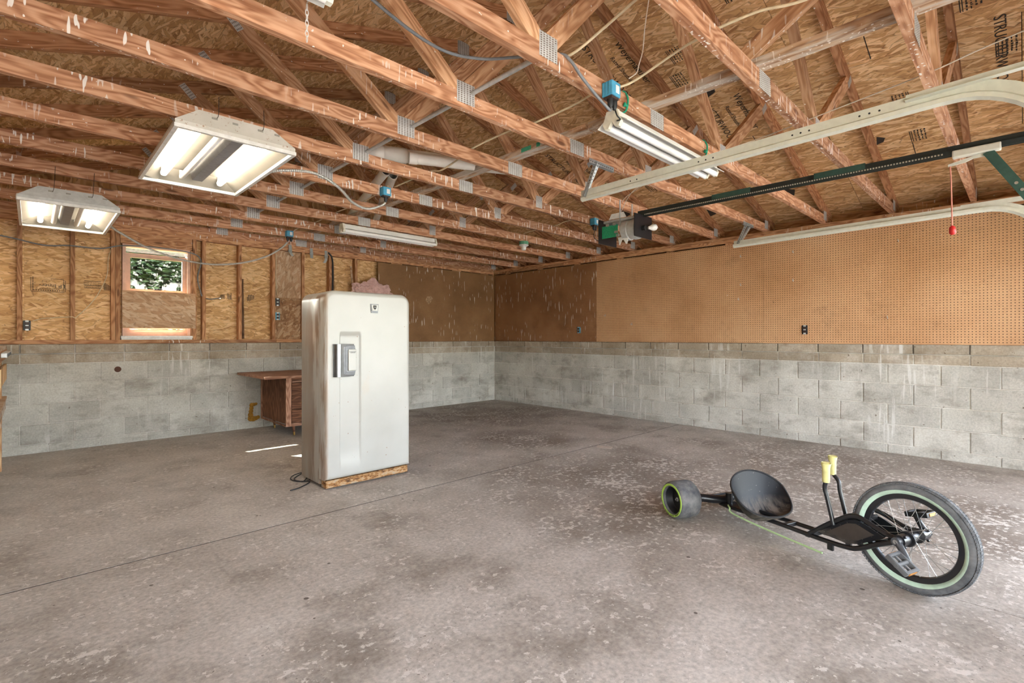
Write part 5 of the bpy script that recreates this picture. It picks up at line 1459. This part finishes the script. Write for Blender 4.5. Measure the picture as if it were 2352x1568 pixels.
tr_ = MB().bbox((OX - 0.026, -6.885, 2.322), (OX + 0.026, -6.66, 2.368), 0.008).build('trolley', M_TRACK, op)
MB().poly([(OX - 0.004, -6.80, 2.325), (OX - 0.004, -6.64, 2.290), (OX - 0.004, -6.64, 2.275), (OX - 0.004, -6.72, 2.284), (OX - 0.004, -6.76, 2.300), (OX - 0.004, -6.86, 2.300), (OX - 0.004, -6.86, 2.325)], (0.008, 0, 0)).build('release_lever', M_TRACK, tr_)
arm = board('door_arm', (OX - 0.012, -6.825, 2.325), (OX - 0.012, -7.10, 1.83), 0.050, 0.005, M_DGREEN, op, up=(0, 1, 0))
for k in range(5):
    f = 0.45 + 0.09 * k
    p = Vector((OX - 0.012, -6.825, 2.325)).lerp(Vector((OX - 0.012, -7.10, 1.83)), f)
    MB().cyl((p.x - 0.006, p.y, p.z), (p.x + 0.004, p.y, p.z), 0.009, 10).build('bolt', M_STEEL, arm)
MB().tube(spline([(OX, -6.65, 2.28), (OX + 0.002, -6.655, 2.15), (OX, -6.66, 1.885)], 5), 0.004, 7).build('release_cord', plain('faded red cord', (0.55, 0.22, 0.17), 0.8), op)
MB().tube([(OX, -6.66, 1.895), (OX, -6.66, 1.885), (OX + 0.004, -6.662, 1.85), (OX + 0.006, -6.664, 1.838)], [0.006, 0.016, 0.019, 0.012], 10).build('release_handle', plain('red plastic', (0.52, 0.02, 0.02), 0.4), op)

# ------------------------------------------------------------------ things laid over the chords
M_PVC = plain('dusty white pipe', (0.78, 0.745, 0.67), 0.5, var=0.06, scale=7)
def pipe(p0, p1, r, label, elbow=False):
    p0 = Vector(p0); p1 = Vector(p1)
    t = empty('plastic_pipe', p0, 0, label, 'pipe', 'white pipes stored on the chords')
    d = (p1 - p0).normalized()
    MB().lathe([(r * 0.9, 0.0), (r, 0.0), (r, (p1 - p0).length), (r * 0.9, (p1 - p0).length), (r * 0.9, 0.0)], p0, d, 20).build('barrel', M_PVC, t)
    if elbow:
        MB().lathe([(r, -0.09), (r * 1.1, -0.085), (r * 1.12, 0.02), (r * 1.1, 0.09), (r, 0.095)], p0, d, 20).tube(spline([p0 - d * 0.085, p0 - d * 0.14 + Vector((0, 0, -0.008)), p0 - d * 0.16 + Vector((-0.02, 0.06, -0.01))], 5), [r * 1.08] * 10 + [r * 1.0], 18).build('elbow', M_PVC, t)
    else:
        MB().lathe([(r, -0.01), (r * 1.1, -0.01), (r * 1.1, 0.05), (r, 0.055)], p0, d, 20).build('coupling', M_PVC, t)
    return t
pipe((-4.23, -3.52, 2.622), (-3.33, -3.93, 2.622), 0.053, 'fat white plastic pipe with an elbow lying across the chords', True)
pipe((-4.18, -3.665, 2.572), (-3.72, -3.885, 2.572), 0.042, 'fat white plastic pipe without elbow beside the elbowed pipe')
pipe((-4.125, -3.20, 2.598), (-3.52, -1.20, 2.612), 0.038, 'long slim white pipe, the left one of the pair running to the rear')
pipe((-4.02, -3.14, 2.600), (-2.80, -0.42, 2.622), 0.038, 'long slim white pipe, the right one of the pair running to the rear')
tag(MB().cyl((-4.525, -5.45, 2.541), (-4.525, -1.0, 2.541), 0.0125, 12).cyl((-4.525, -2.7, 2.541), (-4.525, -2.64, 2.541), 0.016, 12).build('metal_conduit', M_GALV), 'straight grey steel conduit lying along the tops of the chords', 'conduit')
for (y0_, y1_, nm) in ((-7.4, -5.02, 'whitened lengthwise brace board on the chords nearest the doors'), (-5.0, -2.6, 'paint-marked lengthwise brace board in the middle of the trusses'), (-2.58, -0.1, 'lengthwise brace board on the rearmost chords')):
    b_ = board('brace_board', (-3.665, y0_, CHT + 0.0195), (-3.665, y1_, CHT + 0.0195), 0.038, 0.085, M_GREYW)
    tag(b_, nm, 'board', 'lengthwise brace boards')
tag(board('brace_board', (-3.62, -5.93, 2.615), (-3.62, -7.3, 3.42), 0.085, 0.038, M_WEB), 'slanting brace board rising from the lengthwise brace towards the ridge', 'board')
M_GPAINT = plain('green paint', (0.05, 0.36, 0.22), 0.6)
mid_b = [o for o in bpy.data.objects if o.name.startswith('brace_board') and 'paint-marked' in o.get('label', '')][0]
for (yy, w) in ((-4.46, 0.05), (-4.58, 0.018), (-4.66, 0.018)):
    MB().box((-3.7082, yy - w, CHT + 0.006), (-3.7072, yy + w, CHT + 0.036)).build('paint_mark', M_GPAINT, mid_b)
tag(board('loose_board', (-3.02, -2.62, CHT + 0.006), (-2.62, -2.96, CHT + 0.006), 0.09, 0.011, M_WEB, None, up=(0.6, 0.7, 0)), 'short loose scrap of board lying across the rear chords', 'board')

# ------------------------------------------------------------------ green lampholder
gl = empty('lampholder', (-1.63, F(6) + 0.02, 2.42), 0, 'round green ceiling lampholder with white socket under a chord', 'light fixture')
gx, gy = -1.63, ty(6) - 0.005
MB().lathe([(0.0, 0.0), (0.062, 0.0), (0.062, 0.040), (0.0, 0.040)], (gx, gy, PH - 0.0405), (0, 0, 1), 20).build('green_box', plain('green plastic', (0.10, 0.30, 0.18), 0.5), gl)
MB().lathe([(0.0, 0.0), (0.060, 0.0), (0.064, -0.012), (0.034, -0.026), (0.030, -0.065), (0.020, -0.072), (0.0, -0.072)], (gx, gy, PH - 0.041), (0, 0, 1), 20).build('socket', M_WHITE, gl)

# ------------------------------------------------------------------ outlets, straps, hooks, insulation
def outlet(x, z, y, label, facing='y', col=None):
    t = empty('wall_outlet', (x, y, z), 0, label, 'outlet', 'uncovered wall outlets')
    if facing == 'y': M = Matrix.Translation((x, y, z))
    else: M = Matrix.Translation((y, x, z)) @ Matrix.Rotation(math.radians(-90), 4, 'Z')
    t.matrix_basis = M
    MB().bbox((-0.028, -0.004, -0.05), (0.028, 0.03, 0.05), 0.003).build('box', col or M_BLUE, t, M)
    MB().box((-0.012, -0.008, -0.052), (0.012, -0.004, 0.052)).build('strap', M_GALV, t, M)
    for zz in (-0.02, 0.02):
        MB().bbox((-0.016, -0.014, zz - 0.015), (0.016, -0.006, zz + 0.015), 0.003).build('receptacle', M_BROWN, t, M)
    return t
outlet(-6.33, 1.30, 0.06, 'uncovered outlet box low between studs at far left of the back wall', col=M_BLACK)
outlet(-3.905, 1.465, 0.045, 'blue uncovered outlet, the lower of two on the board patch left of the refrigerator')
outlet(-3.905, 1.655, 0.045, 'small grey switch box, the upper of two on the board patch left of the refrigerator', col=M_BLACK)
outlet(-2.02, 1.295, -0.0065, 'small uncovered outlet in the dark pegboard of the right wall', 'x')
outlet(-5.25, 1.265, -0.0105, 'uncovered outlet in the light pegboard of the right wall', 'x', M_BLACK)
M_STRAP = plain('grey nylon strap', (0.34, 0.36, 0.35), 0.6)
for (x, zt, L, c, nm) in ((-3.76, 2.44, 0.15, 0.03, 'grey curled strap under the back blue box'), (-3.47, 2.43, 0.14, 0.0, 'grey strap with folded end hanging in the middle of three'), (-3.26, 2.42, 0.18, -0.03, 'grey curled strap hanging nearest the insulation')):
    pts = spline([(x, -0.005, zt), (x + 0.002, -0.012, zt - L * 0.4), (x - 0.004 + c * .2, -0.03, zt - L * 0.75), (x + c, -0.02, zt - L)], 5)
    mb = MB(); vs = []
    for p in pts:
        vs += [p + Vector((-0.02, 0, 0)), p + Vector((0.02, 0, 0)), p + Vector((0.02, -0.003, 0)), p + Vector((-0.02, -0.003, 0))]
    fs = [(4 * i + k, 4 * i + (k + 1) % 4, 4 * i + 4 + (k + 1) % 4, 4 * i + 4 + k) for i in range(len(pts) - 1) for k in range(4)] + [(0, 1, 2, 3), (4 * len(pts) - 4, 4 * len(pts) - 3, 4 * len(pts) - 2, 4 * len(pts) - 1)]
    mb.add(vs, fs); st_ = mb.build('hanging_strap', M_STRAP)
    tag(st_, nm, 'strap', 'grey straps on the back wall')
    MB().bbox((x - 0.024, -0.02, zt - 0.10), (x + 0.024, -0.006, zt - 0.065), 0.003).build('buckle', M_STRAP, st_)
HK = [(-4.549, 2.17, 'upper pegboard hook just left of the panel seam'), (-4.549, 1.82, 'middle pegboard hook just left of the panel seam'), (-4.523, 1.645, 'lower pegboard hook just left of the panel seam'), (-5.134, 2.152, 'upper pegboard hook right of the panel seam'), (-5.134, 1.827, 'pegboard hook halfway up, right of the panel seam'), (-6.095, 2.144, 'pegboard hook under the far door track'), (-6.006, 1.377, 'bent pegboard hook right of the outlet'), (-2.539, 1.507, 'pegboard hook beside the dark pegboard edge'), (-3.005, 1.366, 'lowest pegboard hook near the dark pegboard')]
for (y_, z_, nm) in HK:
    hk = MB().tube(spline([(-0.008, y_ + 0.006, z_ + 0.025), (-0.016, y_ + 0.004, z_ + 0.018), (-0.018, y_, z_), (-0.030, y_ - 0.004, z_ - 0.008), (-0.055, y_ - 0.006, z_ - 0.004), (-0.062, y_ - 0.006, z_ + 0.010)], 4), 0.0028, 6)
    hk.tube([(-0.004, y_, z_ + 0.0), (-0.02, y_, z_)], 0.0028, 6)
    tag(hk.build('pegboard_hook', M_GALV), nm, 'hook', 'hooks on the pegboard')
# pink insulation stuffed behind the torn edge of the brown board
def m_pink():
    s = NT('pink fibreglass', 0.95, 0, 0.1)
    s.color(s.ramp(s.noise(s.pos(), 22, 5, 0.7), [(0.3, (0.50, 0.30, 0.27)), (0.7, (0.82, 0.57, 0.53))])); return s.m
ins = MB(); rr = random.Random(5)
bm = bmesh.new(); bmesh.ops.create_icosphere(bm, subdivisions=5, radius=1.0)
from mathutils import noise as mnoise
for v in bm.verts:
    p = v.co.copy()
    k = 1 + 0.35 * mnoise.noise(p * 1.9) + 0.22 * mnoise.noise(p * 5.2) + 0.10 * mnoise.noise(p * 12)
    q = Vector((p.x * 0.33, p.y * 0.055, p.z * 0.20)) * k
    q.z -= q.x * 0.16
    q.z += 0.06 * max(0, 0.1 - abs(q.x + 0.02)) * 8
    v.co = q
bm.verts.index_update()
ins.add([v.co + Vector((-2.52, -0.066, 1.815)) for v in bm.verts], [tuple(v.index for v in f.verts) for f in bm.faces], True)
bm.free()
tag(ins.build('insulation_batt', m_pink()), 'tuft of pink insulation bulging from the wall above the refrigerator', 'insulation')

# ------------------------------------------------------------------ printing on the wall boards
def wall_text(x, z, body, size, parent, rot=180, y=OY - 0.0006):
    M = Matrix.Translation((x, y, z)) @ Fy @ Matrix.Rotation(math.radians(rot), 4, 'Z')
    return text('printed_stamp', body, size, M, M_INK, parent, 0.0003)
wpan = [o for o in bpy.data.objects if o.parent == wall_b and o.name.startswith('strand_board_panel')]
pan_l = min(wpan, key=lambda o: abs(o.matrix_basis.translation.x - -5.96))
pan_r = min(wpan, key=lambda o: abs(o.matrix_basis.translation.x - -4.44))
wall_text(-6.14, 1.72, 'LP Inner-', 0.055, pan_l)
wall_text(-6.16, 1.685, 'weatherproof', 0.028, pan_l)
wall_text(-6.20, 1.765, '7/16', 0.022, pan_l)
bxm = MB()
def wbar(x0, x1, z0_, z1_): bxm.box((x0, OY - 0.0010, z0_), (x1, OY - 0.0004, z1_))
for k in range(13): wbar(-6.285 + k * 0.018, -6.275 + k * 0.018, 1.665, 1.673)
for k in range(9): wbar(-6.292, -6.282, 1.665 + k * 0.016, 1.674 + k * 0.016); wbar(-6.055, -6.047, 1.665 + k * 0.014, 1.673 + k * 0.014)
wbar(-6.30, -6.045, 1.652, 1.656); wbar(-6.304, -6.300, 1.66, 1.80); wbar(-6.04, -6.036, 1.66, 1.78); wbar(-6.15, -6.05, 1.79, 1.794)
bxm.build('printed_frame', M_INK, pan_l)['kind'] = 'stuff'
wall_text(-5.815, 1.73, 'SPACE 1/8 PANELS', 0.018, pan_l)
wall_text(-5.815, 1.755, 'THIS SIDE UP EDGE', 0.018, pan_l); wall_text(-5.815, 1.775, 'THIS SIDE AT EDGE', 0.018, pan_l)
bx2 = MB()
for zz in (1.715, 1.742, 1.79): bx2.box((-5.885, OY - 0.001, zz), (-5.745, OY - 0.0004, zz + 0.005))
for k in range(5): bx2.box((-5.72 + 0.012 * k, OY - 0.001, 1.70), (-5.714 + 0.012 * k, OY - 0.0004, 1.70 + 0.09 - 0.01 * k))
bx2.build('printed_rules', M_INK, pan_l)['kind'] = 'stuff'
bx3 = MB()
for (x, z_) in ((-4.55, 1.70), (-4.47, 1.70), (-4.24, 1.69), (-4.20, 1.71)):
    for k in range(4): bx3.box((x - 0.025 + 0.013 * k, OY - 0.001, z_ - 0.04 + RND.uniform(0, 0.02)), (x - 0.018 + 0.013 * k, OY - 0.0004, z_ + 0.05 - RND.uniform(0, 0.03)))
bx3.build('printed_rules', M_INK, pan_r)['kind'] = 'stuff'
# rusty hole and foam patch on the block wall
MB().lathe([(0.0, -0.004), (0.030, -0.004), (0.036, 0.004)], (-5.61, 0.0, 0.825), (0, 1, 0), 16).build('rusty_hole', plain('rust brown', (0.10, 0.045, 0.03), 0.9), wall_b)
fo = MB(); rr = random.Random(3)
for (x, z_, r) in ((-4.24, 0.30, 0.03), (-4.245, 0.26, 0.028), (-4.25, 0.22, 0.03), (-4.255, 0.175, 0.034), (-4.25, 0.13, 0.042), (-4.22, 0.12, 0.036), (-4.19, 0.125, 0.03), (-4.165, 0.135, 0.025), (-4.215, 0.305, 0.024), (-4.19, 0.31, 0.02)):
    fo.lathe([(0.0, -0.012), (r * 0.6, -0.011), (r * 0.95, -0.004), (r, 0.003)], (x, 0.0, z_), (0, 1, 0), 12)
fo.build('foam_patch', plain('amber foam', (0.36, 0.18, 0.02), 0.7, var=0.3), wall_b)
# dusty paper scrap on the floor joint
tag(MB().poly([(-1.95, -3.80, 0.0005), (-1.86, -3.74, 0.0005), (-1.80, -3.90, 0.0005), (-1.90, -3.95, 0.0005)], (0, 0, 0.002)).build('paper_scrap', plain('tan card', (0.55, 0.47, 0.40), 0.9)), 'small tan card scrap lying on the floor joint', 'scrap')
